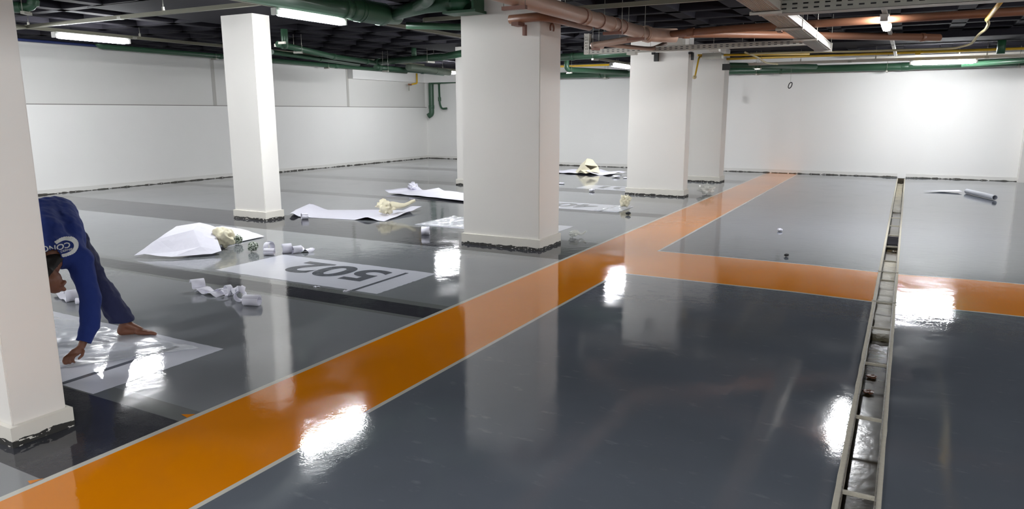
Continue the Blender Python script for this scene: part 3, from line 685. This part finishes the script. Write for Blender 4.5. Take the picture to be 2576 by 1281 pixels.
# tented sheet: explicit facets
bm = bmesh.new()
pts = {'A': (-7.76, 5.10, .03), 'A2': (-7.66, 5.16, .045), 'F1': (-7.32, 5.26, .025), 'F2': (-7.05, 5.60, .03), 'F3': (-7.03, 5.72, .045),
       'M0': (-7.79, 5.434, .17), 'M1': (-7.92, 5.80, .262), 'P': (-7.736, 6.00, .298), 'P1': (-7.58, 5.78, .25), 'Q': (-7.66, 6.10, .255), 'K': (-7.36, 5.93, .16), 'J': (-7.24, 5.60, .10), 'J2': (-7.44, 5.40, .05),
       'T1': (-8.55, 7.02, .05), 'T2': (-8.12, 7.02, .035), 'R': (-7.52, 6.83, .015), 'U': (-7.49, 6.34, .012), 'W': (-7.62, 6.28, .05), 'N': (-7.95, 6.4, .17), 'B1': (-8.05, 6.1, .15)}
V = {k: bm.verts.new(p) for k, p in pts.items()}
for f in ('A A2 M0', 'A2 J2 M0', 'A2 F1 J2', 'F1 F2 J', 'F1 J J2', 'F2 F3 J', 'J2 P1 M0', 'M0 P1 M1', 'M1 P1 P', 'J2 J P1', 'J F3 K', 'J K P1', 'P1 K P', 'P K Q',
          'Q K W', 'Q W N', 'P Q N', 'M1 P N', 'M1 N B1', 'B1 N T1', 'N T2 T1', 'N W T2', 'W U R', 'W R T2', 'M0 M1 B1'):
    bm.faces.new([V[q] for q in f.split()])
bmesh.ops.subdivide_edges(bm, edges=bm.edges[:], cuts=4, use_grid_fill=True)
for v in bm.verts: v.co += Vector((0, 0, .006*fn(v.co, 9)))
o = link('paper_sheet', bm, 'paper'); md = o.modifiers.new('s', 'SOLIDIFY'); md.thickness = .002
tag(o, 'large white paper sheet propped up like a tent left of the 502 marking', 'paper', PG)
sheet('paper_sheet', 'long white paper sheet lying flat beside the slim pillar', 'paper', [(-8.68, 8.42), (-6.98, 8.72), (-7.22, 10.05), (-9.2, 9.1)],
      lambda u, v: .06*tri(u, .04, .07)*(1-v)+.05*tri(u, .82, .12)*(1-v)+.025*fn((u*4, v*2, 3), 1)+.10*tri(u, .12, .12)*v+.07*(u > .9)*v, 'paper', 36, group=PG, seed=1)
sheet('paper_sheet', 'white paper sheet lying flat, its end behind the widest pillar', 'paper', [(-9.45, 11.85), (-7.20, 11.35), (-7.5, 12.55), (-9.2, 12.7)],
      lambda u, v: .025+.03*fn((u*5, v*2, 8), 1)+.06*tri(u, .32, .1)*v+.05*tri(u, 0, .05), 'paper', 34, group=PG, seed=2)
sheet('paper_sheet', 'farthest white paper sheet, under the cream bag near back wall', 'paper', [(-9.2, 18.2), (-6.9, 18.0), (-6.7, 19.0), (-9.4, 19.1)],
      lambda u, v: .03+.05*fn((u*6, v*3, 5), 1)+.05*tri(u, .7, .1), 'paper', 34, group=PG, seed=3)
sheet('paper_sheet', 'thin white paper scrap flat on the floor beside the far grey tube', 'paper', [(.40, 17.35), (1.10, 17.45), (1.05, 17.75), (.75, 17.72)], lambda u, v: .01+.02*u, 'paper', 10, group=PG, seed=4)
def film(label, outline, seed, h=.02, n=44):
    return sheet('plastic_film', label, 'film', outline, lambda u, v: .003+h*abs(fn((u*9, v*5, seed), 1))+h*.6*abs(fn((u*22, v*9, seed), 1)), 'film', n, .0006, 'clear plastic films over the floor markings', seed)
film('clear crinkled film under the worker\'s bare foot', [(-5.75, 2.55), (-4.72, 2.56), (-4.30, 3.24), (-6.05, 3.22)], 11, .018)
film('clear crinkled film left of the widest pillar base', [(-6.36, 8.7), (-4.9, 8.8), (-4.9, 9.55), (-6.3, 9.65)], 12, .03)
film('clear film strip under the cream wad, right of the widest pillar', [(-4.62, 11.42), (-4.15, 11.45), (-4.18, 12.2), (-4.5, 12.2)], 13, .015, 24)
BGp = 'crumpled cream bags'
def wad(label, c, r, seed, m='cream', name='crumpled_bag', cat='bag', sq=.8, amp=.55, group=BGp, tail=None):
    bm = crumple(c, r, seed, 4, amp, sq, 2.0)
    if tail:
        n = 8; P = [Vector(c)+Vector((0, 0, r*.8))+(Vector(tail)-Vector(c)-Vector((0, 0, r*.8)))*k/n+Vector((0, 0, .02*math.sin(k))) for k in range(n+1)]
        tube(bm, P, [r*.75, r*.62, r*.5, r*.4, r*.33, r*.26, r*.22, r*.22, r*.16], 9)
        for v in bm.verts: v.co += Vector((fn(v.co, 12, seed), fn(v.co, 12, seed+1), 0))*.02
    o = link(name, bm, m, smooth=m != 'camo')
    cc = Vector(c); o.data.transform(Matrix.Translation(-cc)); o.location = cc
    return tag(o, label, cat, group)
wad('crumpled cream bag leaning on the right side of the tented paper', (-7.33, 6.02, .004), .115, 1, sq=.95)
wad('crumpled cream bag with a long twisted neck, on the flat paper', (-7.33, 9.2, .03), .13, 2, tail=(-6.98, 9.55, .22))
wad('crumpled cream bag beside the 402 marking, twisted in the middle', (-4.30, 12.12, .004), .085, 3, sq=1.1, tail=(-4.42, 12.25, .17))
wad('crumpled clear bag on the floor right of the tray pillar base', (-3.50, 14.75, .002), .13, 4, 'clearp', sq=.7)
wad('crumpled clear bag beside the orange line, right of the widest pillar', (-3.83, 8.78, .002), .06, 6, 'clearp', sq=.6, tail=(-3.68, 8.9, .06))
wad('crumpled green and white paper ball touching the cream bag', (-7.40, 6.28, .004), .058, 7, 'camo', 'paper_ball', 'ball', .95, .35, 'crumpled paper balls')
wad('crumpled green and white paper ball alone behind the 502 marking', (-6.84, 6.02, .004), .058, 8, 'camo', 'paper_ball', 'ball', .95, .35, 'crumpled paper balls')
wad('crumpled white paper wad on the left end of far flat sheet', (-9.2, 12.5, .03), .10, 21, 'paper', 'paper_wad', 'paper', .7, .6, 'small white paper scraps')
wad('tiny white paper scrap alone on the floor right of the orange line', (-1.46, 10.6, .002), .035, 22, 'paper', 'paper_wad', 'paper', .5, .4, 'small white paper scraps')
wad('tiny dark crumb near the orange crossing, below the white scrap', (-1.11, 8.72, .002), .022, 23, 'black', 'debris', 'debris', .7, .5, None)
wad('small dark and white crumb below the cream bag by marking 402', (-3.90, 11.15, .002), .035, 24, 'black', 'debris', 'debris', .7, .5, None)
wad('small white paper cup scrap left of the tray pillar base', (-5.78, 14.2, .002), .055, 25, 'paper', 'paper_wad', 'paper', .5, .4, 'small white paper scraps')
wad('larger round white scrap on the far floor near the tray pillar', (-6.50, 17.6, .002), .11, 26, 'paper', 'paper_wad', 'paper', .25, .2, 'small white paper scraps')
wad('small round white scrap closest to the tray pillar edge, far away', (-6.22, 17.5, .002), .06, 27, 'paper', 'paper_wad', 'paper', .25, .2, 'small white paper scraps')
wad('white flat scrap right beside the widest pillar edge, far floor', (-7.05, 15.4, .002), .08, 28, 'paper', 'paper_wad', 'paper', .2, .3, 'small white paper scraps')
# far open cream bag
t = thing('open_bag', 'open cream plastic bag standing up on the farthest paper sheet', 'bag', (-7.8, 18.6, .04))
bm = bmesh.new()
bp_ = {'a': (-7.99, 18.33, .02), 'b': (-7.83, 18.45, .25), 'c': (-7.66, 18.42, .41), 'd': (-7.50, 18.45, .37), 'e': (-7.33, 18.42, .20), 'f': (-7.22, 18.32, .03), 'g': (-7.37, 18.12, .07),
       'h': (-7.60, 18.10, .26), 'i': (-7.52, 18.02, .03), 'j': (-7.72, 18.05, .10), 'k': (-7.45, 18.2, .12), 'l': (-7.8, 18.1, .02), 'm': (-7.6, 18.75, .03), 'n': (-7.9, 18.7, .03)}
V = {k: bm.verts.new(p) for k, p in bp_.items()}
for f in ('a l b', 'l j b', 'b j h', 'b h c', 'j l i', 'j i k', 'j k h', 'g k i', 'g e k', 'e g f', 'c h d', 'h e d', 'a b n', 'b c n', 'c d m', 'c m n', 'd e m', 'e f m'):
    bm.faces.new([V[q] for q in f.split()])
bmesh.ops.subdivide_edges(bm, edges=bm.edges[:], cuts=3, use_grid_fill=True)
for v in bm.verts: v.co += Vector((fn(v.co, 6, 1), fn(v.co, 6, 2), abs(fn(v.co, 6, 3))))*.025
o = link('bag_skin', bm, 'cream', t); md = o.modifiers.new('s', 'SOLIDIFY'); md.thickness = .01
# ribbons
def ribbon(bm, path, w, wdir, th=.0015):
    P = [Vector(p) for p in path]; L = []
    for i, p in enumerate(P):
        d = (P[min(i+1, len(P)-1)]-P[max(0, i-1)]).normalized(); q = Vector(wdir); q = (q-d*q.dot(d)).normalized()
        nn = d.cross(q)*th; L.append([bm.verts.new(p-q*w/2+nn), bm.verts.new(p+q*w/2+nn), bm.verts.new(p+q*w/2-nn), bm.verts.new(p-q*w/2-nn)])
    for a, b in zip(L, L[1:]):
        for k in range(4): bm.faces.new((a[k], a[(k+1) % 4], b[(k+1) % 4], b[k])).smooth = True
    bm.faces.new(L[0]); bm.faces.new(L[-1])
def coil(c, r, turns, ax, w, a0=0, grow=.004, n=26):
    """path of a rolled strip standing on its edge or side; ax = axis direction in plan"""
    P = []
    for i in range(n+1):
        a = a0+2*PI*turns*i/n; q = r+grow*i/n*3
        P.append((c[0]-ax[1]*q*math.cos(a), c[1]+ax[0]*q*math.cos(a), c[2]+q*math.sin(a)))
    return P
def curl(label, c, r, turns, ang, w, a0=0, tail=None, m='paper', group='curled strips of peeled masking paper'):
    ax = (math.cos(ang), math.sin(ang)); P = coil((c[0], c[1], c[2]+r+.006), r, turns, ax, w, a0)
    if tail:
        e = Vector(P[-1])
        for k in range(1, 9): q = e+(Vector(tail)-e)*k/8; q.z = max(.006, q.z+.015*math.sin(k*1.3)); P.append(tuple(q))
    bm = bmesh.new(); ribbon(bm, P, w, (ax[0], ax[1], 0))
    o = link('paper_curl', bm, m); cc = Vector(c); o.data.transform(Matrix.Translation(-cc)); o.location = cc
    return tag(o, label, 'paper curl', group)
curl('tall white paper curl, leftmost of the loops behind 502', (-6.60, 6.05, .0), .062, 1.15, .2, .07, .5)
curl('white paper curl lying forward, lowest of the loops behind 502', (-6.50, 5.96, .0), .032, 1.3, .5, .12, 1)
curl('wide white paper curl, in the middle of the loops behind 502', (-6.42, 6.16, .0), .052, .8, .9, .11, .3)
curl('white paper curl, rightmost of the loops behind 502', (-6.32, 6.22, .0), .038, .9, 1.2, .11, .6, tail=(-6.18, 6.35, .01))
curl('white paper strip with a crumpled fan end, leftmost of the strips before 502', (-5.78, 4.40, 0), .05, .5, 1.1, .12, .4, tail=(-5.4, 4.36, .01))
curl('long white paper strip in the middle of the strips before 502', (-5.36, 4.40, 0), .045, .95, 1.3, .05, .2, tail=(-5.72, 4.34, .02))
curl('folded white paper strip lying before 502, left of the rolled one', (-5.12, 4.33, 0), .04, .9, 2.2, .10, 2.4, tail=(-5.32, 4.42, .05))
curl('tightly rolled white paper strip, rightmost of the strips before 502', (-4.90, 4.26, 0), .038, 2.4, .35, .14, 0)
curl('white paper strip standing on the floor below the worker\'s arm', (-6.45, 3.60, 0), .045, .6, 1.2, .09, .4, tail=(-6.78, 3.68, .03))
curl('small bent paper strip on the floor, right of the standing strip', (-6.28, 3.60, 0), .02, .6, .8, .10, .4, tail=(-6.18, 3.66, .02))
curl('white paper curl at the front edge of the long flat sheet', (-8.26, 8.34, 0), .04, 1.4, 1.0, .10, 0)
curl('thick white paper roll standing alone left of the widest pillar', (-5.71, 8.02, 0), .048, 2.6, .5, .11, 0)
for i, (x, y, a, l) in enumerate(((-4.90, 5.03-.02, .3, .06), (-4.52, 5.00, 1.0, .06))):
    bm = bmesh.new(); P = [(x+l*math.cos(a)*k/6, y+l*math.sin(a)*k/6+.012*math.sin(k*1.5), .004+.006*abs(math.sin(k))) for k in range(7)]
    ribbon(bm, P, .016, (0, 0, 1) if i else (-.5, .8, 0)); o = link('paper_shred', bm, 'paper')
    cc = Vector((x, y, 0)); o.data.transform(Matrix.Translation(-cc)); o.location = cc
    tag(o, ('small flat white shred on the dark band under the digit 0', 'small curly white shred on the dark band under the divider stripe')[i], 'paper shred', 'paper shreds')
# grey tube
bm = bmesh.new(); a, b = Vector((1.17, 17.38, .052)), Vector((1.56, 16.30, .052)); d = (b-a).normalized(); q = Vector((d.y, -d.x, 0)); seg = 20
for r_o, r_i in ((.048, .043),):
    O = [[bm.verts.new(p+r_o*(math.cos(2*PI*k/seg)*q+Vector((0, 0, math.sin(2*PI*k/seg))))) for k in range(seg)] for p in (a, b)]
    I = [[bm.verts.new(p+r_i*(math.cos(2*PI*k/seg)*q+Vector((0, 0, math.sin(2*PI*k/seg))))) for k in range(seg)] for p in (a, b)]
    for k in range(seg):
        n = (k+1) % seg; bm.faces.new((O[0][k], O[0][n], O[1][n], O[1][k])); bm.faces.new((I[0][k], I[1][k], I[1][n], I[0][n]))
        bm.faces.new((O[0][k], I[0][k], I[0][n], O[0][n])); bm.faces.new((O[1][k], O[1][n], I[1][n], I[1][k]))
o = link('cardboard_tube', bm, 'tube'); cc = (a+b)/2; cc.z = 0; o.data.transform(Matrix.Translation(-cc)); o.location = cc
tag(o, 'grey-white open tube lying on the floor near the back right', 'tube')

# ================================================================== PERSON
person = thing('person', 'person in blue long-sleeved shirt and navy trousers, barefoot, bending to touch the floor', 'person', (-5.1, 3.0, 0))
def cap(bm, a, b, ra, rb, seg=14):
    """tapered limb segment with round ends"""
    a, b = Vector(a), Vector(b); d = (b-a).normalized() if (b-a).length > 1e-6 else Vector((0, 0, 1)); P = []; R_ = []
    for k in range(5):
        t_ = PI/2*(1-k/5); P.append(a-d*ra*math.sin(t_)); R_.append(max(.0005, ra*math.cos(t_)))
    P.append(a); R_.append(ra); P.append(b); R_.append(rb)
    for k in range(1, 6):
        t_ = PI/2*k/5; P.append(b+d*rb*math.sin(t_)); R_.append(max(.0005, rb*math.cos(t_)))
    ref = Vector((0, 0, 1)) if abs(d.z) < .9 else Vector((1, 0, 0)); u = (ref-d*ref.dot(d)).normalized(); v = d.cross(u); rings = []
    for p, r in zip(P, R_): rings.append([bm.verts.new(p+r*(math.cos(2*PI*k/seg)*u+math.sin(2*PI*k/seg)*v)) for k in range(seg)])
    for A, B in zip(rings, rings[1:]):
        for k in range(seg): bm.faces.new((A[k], A[(k+1) % seg], B[(k+1) % seg], B[k]))
    bm.faces.new(rings[0][::-1]); bm.faces.new(rings[-1])
def blend(name, caps, voxel, smooth, m, parent, post=None, keep=None, cuts=()):
    """one continuous skin grown over all the limb segments"""
    bm = bmesh.new()
    for c in caps: cap(bm, *c)
    bmesh.ops.recalc_face_normals(bm, faces=bm.faces)
    me = bpy.data.meshes.new(name); bm.to_mesh(me); bm.free(); ob = bpy.data.objects.new(name, me); COL.objects.link(ob)
    rm = ob.modifiers.new('r', 'REMESH'); rm.mode = 'VOXEL'; rm.voxel_size = voxel
    sm = ob.modifiers.new('s', 'SMOOTH'); sm.factor = .5; sm.iterations = smooth
    dg = bpy.context.evaluated_depsgraph_get(); me2 = bpy.data.meshes.new_from_object(ob.evaluated_get(dg)); bpy.data.objects.remove(ob)
    bm = bmesh.new(); bm.from_mesh(me2); bm.normal_update()
    if post: post(bm)
    for c_, n_, r in cuts:                      # clean straight openings: cuffs, hems, collar
        near = [v for v in bm.verts if (v.co-c_).length < r]; ns = set(near)
        es = [e for e in bm.edges if e.verts[0] in ns and e.verts[1] in ns]; fs = [f for f in bm.faces if all(v in ns for v in f.verts)]
        bmesh.ops.bisect_plane(bm, geom=near+es+fs, plane_co=c_, plane_no=n_, dist=1e-5)
        bmesh.ops.delete(bm, geom=[v for v in bm.verts if (v.co-c_).length < r and (v.co-c_).dot(n_) > 1e-4], context='VERTS')
    if keep: bmesh.ops.delete(bm, geom=[v for v in bm.verts if not keep(v.co)], context='VERTS')
    me3 = bpy.data.meshes.new(name); bm.to_mesh(me3); bm.free(); me3.materials.append(M[m])
    for p in me3.polygons: p.use_smooth = True
    o = bpy.data.objects.new(name, me3); COL.objects.link(o); o.parent = parent
    me3.transform(Matrix.Translation(-Vector(root_loc(parent)))); return o
V3 = Vector
LL = V3((-.34, .94, 0))                                   # the person's left
RUMP = V3((-5.335, 2.90, .935)); BACK = V3((-5.10, 2.80, .845)); SHO = V3((-4.97, 2.735, .73)); NAPE = V3((-4.90, 2.66, .69)); HEAD = V3((-4.835, 2.55, .605))
LS = V3((-4.915, 2.83, .665)); RS = V3((-4.965, 2.60, .69)); LE = V3((-4.835, 2.832, .385)); LF = V3((-4.805, 2.785, .225)); LW = V3((-4.795, 2.705, .095))
RE = V3((-4.93, 2.44, .44)); RW = V3((-4.87, 2.44, .17))
LH = V3((-5.34, 2.99, .82)); RH = V3((-5.40, 2.80, .82)); LK = V3((-5.165, 3.065, .455)); LA = V3((-5.055, 3.195, .105)); RK = V3((-5.30, 2.62, .46)); RA = V3((-5.42, 2.50, .10))
C = [(RUMP+LL*.06, SHO+LL*.07, .095, .085), (RUMP-LL*.06, SHO-LL*.07, .095, .085), (SHO+LL*.05, LS, .07, .05), (SHO-LL*.05, RS, .07, .05), (SHO, NAPE, .07, .055), (NAPE, HEAD, .05, .06),
     (HEAD, HEAD+V3((.015, .012, -.02)), .082, .078), (HEAD+V3((.03, .03, -.045)), HEAD+V3((.035, .035, -.06)), .056, .05),      # skull and jaw
     (LS, LE, .048, .038), (LE, LF, .038, .034), (LF, LW, .034, .024), (RS, RE, .048, .038), (RE, RW, .038, .024),
     (LH, LK, .085, .055), (LK, LA, .055, .034), (RH, RK, .085, .055), (RK, RA, .055, .034)]
fF = V3((.55, .62, -.56)).normalized()                     # where the face looks
fU = (LL-fF*LL.dot(fF)).normalized(); fV = fF.cross(fU)
fc = HEAD+V3((.02, .02, -.03))
C += [(fc+fF*.075, fc+fF*.092-fV*.008, .013, .014), (fc+fF*.070+fV*.028+fU*.022, fc+fF*.070+fV*.028-fU*.022, .014, .014), (fc+fF*.072-fV*.03+fU*.013, fc+fF*.072-fV*.03-fU*.013, .010, .010)]
for s_ in (-1, 1): C.append((HEAD+fU*s_*.083+V3((0, 0, -.01)), HEAD+fU*s_*.086+V3((0, 0, -.035)), .013, .010))
for A, f, inn in ((LA, V3((.80, .60, 0))*1.0, -1), (RA, V3((.98, -.1, 0)), 1)):
    f = f.normalized(); l = V3((-f.y, f.x, 0))*inn
    C += [(A, A-f*.03-V3((0, 0, .068)), .036, .034), (A-f*.03-V3((0, 0, .070)), A+f*.10-V3((0, 0, .078)), .033, .024), (A+V3((0, 0, -.015)), A+f*.10-V3((0, 0, .066)), .036, .024),
          (A+f*.09+l*.018-V3((0, 0, .080)), A+f*.145+l*.022-V3((0, 0, .084)), .022, .018), (A+f*.09-l*.018-V3((0, 0, .082)), A+f*.125-l*.026-V3((0, 0, .086)), .020, .015)]
    for off, r0, e, r in ((.028, .155, .215, .0135), (.010, .152, .207, .0105), (-.007, .145, .194, .0100), (-.022, .134, .178, .0095), (-.036, .122, .160, .0090)):
        C += [(A+f*r0+l*off-V3((0, 0, .088)), A+f*((r0+e)/2)+l*off*1.06-V3((0, 0, .085)), r, r), (A+f*((r0+e)/2)+l*off*1.06-V3((0, 0, .085)), A+f*e+l*off*1.1-V3((0, 0, .093)), r, r*.95)]
# left hand pinching the film
hx = V3((.51, .86, 0)); hp = V3((-4.794, 2.672, .078)); hk = V3((-4.793, 2.645, .060))
C += [(LW, hp, .024, .022), (hp-hx*.018, hk-hx*.024, .017, .013), (hp+hx*.016, hk+hx*.024, .017, .013), (hp, hk, .018, .014)]
for k, (o_, ln) in enumerate(((-.029, .82), (-.010, 1), (.010, 1), (.029, .88))):
    a = hk+hx*o_; b_ = a+V3((.004, -.036*ln, -.010)); c = b_+V3((.006, -.016*ln, -.020)); e = c+V3((.008, .004, -.017))
    C += [(a, b_, .0100, .0090), (b_, c, .0090, .0082), (c, e, .0082, .0075)]
ta = hp+hx*.03+V3((.012, 0, -.006)); tb = ta+V3((.018, -.02, -.022)); tc = tb+V3((-.004, -.022, -.016))
C += [(hp+hx*.012, ta, .016, .012), (ta, tb, .012, .010), (tb, tc, .010, .0085)]
# right hand resting on the knee side, hidden by the pillar
C += [(RW, RW+V3((.02, -.005, -.06)), .026, .022)]
for k in range(4):
    a = RW+V3((.02, -.005, -.07))+hx*(-.024+.016*k); b_ = a+V3((.01, -.02, -.035)); C += [(a, b_, .010, .009), (b_, b_+V3((-.006, -.004, -.025)), .009, .008)]
C += [(RW+V3((.02, 0, -.03))+hx*.02, RW+V3((.04, 0, -.07))+hx*.03, .012, .009)]
skin = blend('body', C, .0055, 3, 'skin', person)
# hair: a close cap over the skull, open towards the face
hr = blend('hair', [(HEAD+V3((0, 0, .01)), HEAD+(NAPE-HEAD)*.9, .084, .068), (HEAD+V3((-.004, -.004, .004)), HEAD+V3((.012, .009, -.018)), .097, .092)], .005, 6, 'hair', person,
           keep=lambda p: (p-HEAD).dot(fF) < .030 and not ((p-HEAD).dot(fF) > -.02 and (p-HEAD).dot(-fV) > .05))
def wr(a, s, seed, cuff=None):
    def f(bm):
        for v in bm.verts: v.co += v.normal*a*(fn(v.co, s, seed)+.45*fn(v.co, s*2.4, seed+1))
    return f
S = [(RUMP+LL*.075, BACK+LL*.08, .128, .125), (RUMP-LL*.075, BACK-LL*.08, .128, .125), (BACK+LL*.08, SHO+LL*.085, .125, .112), (BACK-LL*.08, SHO-LL*.085, .125, .112), (RUMP, SHO, .13, .12),
     (SHO, NAPE+(SHO-NAPE)*.25, .10, .075), (SHO+LL*.08, LS, .10, .086), (SHO-LL*.08, RS, .10, .086),
     (LS, (LS+LE)/2, .086, .074), ((LS+LE)/2, LE, .074, .066), (LE, LF, .066, .062), (LF, LW, .060, .046),
     (RS, RE, .086, .064), (RE, RW, .064, .05)]
cu1 = (LW-LF).normalized(); cu2 = V3((0, 0, -1)); cn = (NAPE-SHO).normalized()
shirt = blend('shirt', S, .010, 6, 'shirt', person, wr(.010, 11, 3), cuts=((LW-cu1*.035, cu1, .13), (RW+V3((0, 0, .05)), cu2, .13), (NAPE+cn*.022, cn, .10)))
md = shirt.modifiers.new('s', 'SOLIDIFY'); md.thickness = .003
T = [(RUMP+LL*.07-V3((0, 0, .03)), LH, .125, .115), (RUMP-LL*.07-V3((0, 0, .03)), RH, .125, .115), (RUMP-V3((.02, 0, .03)), RUMP-V3((.03, 0, .06)), .125, .12),
     (LH, (LH+LK)/2+V3((.01, .01, 0)), .115, .098), ((LH+LK)/2+V3((.01, .01, 0)), LK, .098, .080), (LK, (LK+LA)/2, .080, .080), ((LK+LA)/2, LA+V3((-.012, -.012, .005)), .080, .084),
     (RH, RK, .115, .085), (RK, RA+V3((0, 0, .01)), .085, .088)]
trousers = blend('trousers', T, .010, 6, 'pants', person, wr(.014, 12, 6), cuts=((V3((LA.x, LA.y, .118)), V3((0, 0, -1)), .2), (V3((RA.x, RA.y, .118)), V3((0, 0, -1)), .2)))
md = trousers.modifiers.new('s', 'SOLIDIFY'); md.thickness = .004

# white print on the back of the shirt: toothed ring round the start of the lettering
from mathutils.bvhtree import BVHTree
me = shirt.data; off = Vector(root_loc(person))
tree = BVHTree.FromPolygons([v.co+off for v in me.vertices], [tuple(p.vertices) for p in me.polygons])
toc = Vector((.86, -.51, 0)); A1 = Vector((.51, .86, 0)); A2 = Vector((-.12, .07, .99))
hit = None
org = Vector((-4.99, 2.79, .775))
def onto(u, v):
    p = org+A1*u+A2*v+toc*.6; h, n_, i_, d_ = tree.ray_cast(p, -toc, 1.2)
    if h is None: h, n_, i_, d_ = tree.find_nearest(p-toc*.6)
    return h+n_*.004
def drape(bm, name):
    bmesh.ops.triangulate(bm, faces=bm.faces[:])
    for _ in range(2):
        e = [x for x in bm.edges if x.calc_length() > .012]
        if e: bmesh.ops.subdivide_edges(bm, edges=e, cuts=1)
    for v in bm.verts: v.co = onto(v.co.x, v.co.y)
    return link(name, bm, 'print', person)
K = .0031; bm = bmesh.new(); n = 60; L = []
for i in range(n+1):
    a = math.radians(-165+(300)*i/n); tth = .0025*(i % 2)
    L.append([bm.verts.new(((25*K+tth)*math.cos(a), (19*K+tth)*math.sin(a), 0)), bm.verts.new((17.5*K*math.cos(a)-.004, 12.5*K*math.sin(a), 0))])
for a, b in zip(L, L[1:]): bm.faces.new((a[0], a[1], b[1], b[0]))
drape(bm, 'shirt_print')['label'] = 'white toothed ring and lettering on the back'
drape(text_mesh('CONCRE', 1, -.075, .008, 0, PI, .21, .034, .02), 'shirt_print')
drape(text_mesh('GO DERNIE', 1, -.012, -.020, 0, 0, .105, .013, .01), 'shirt_print')
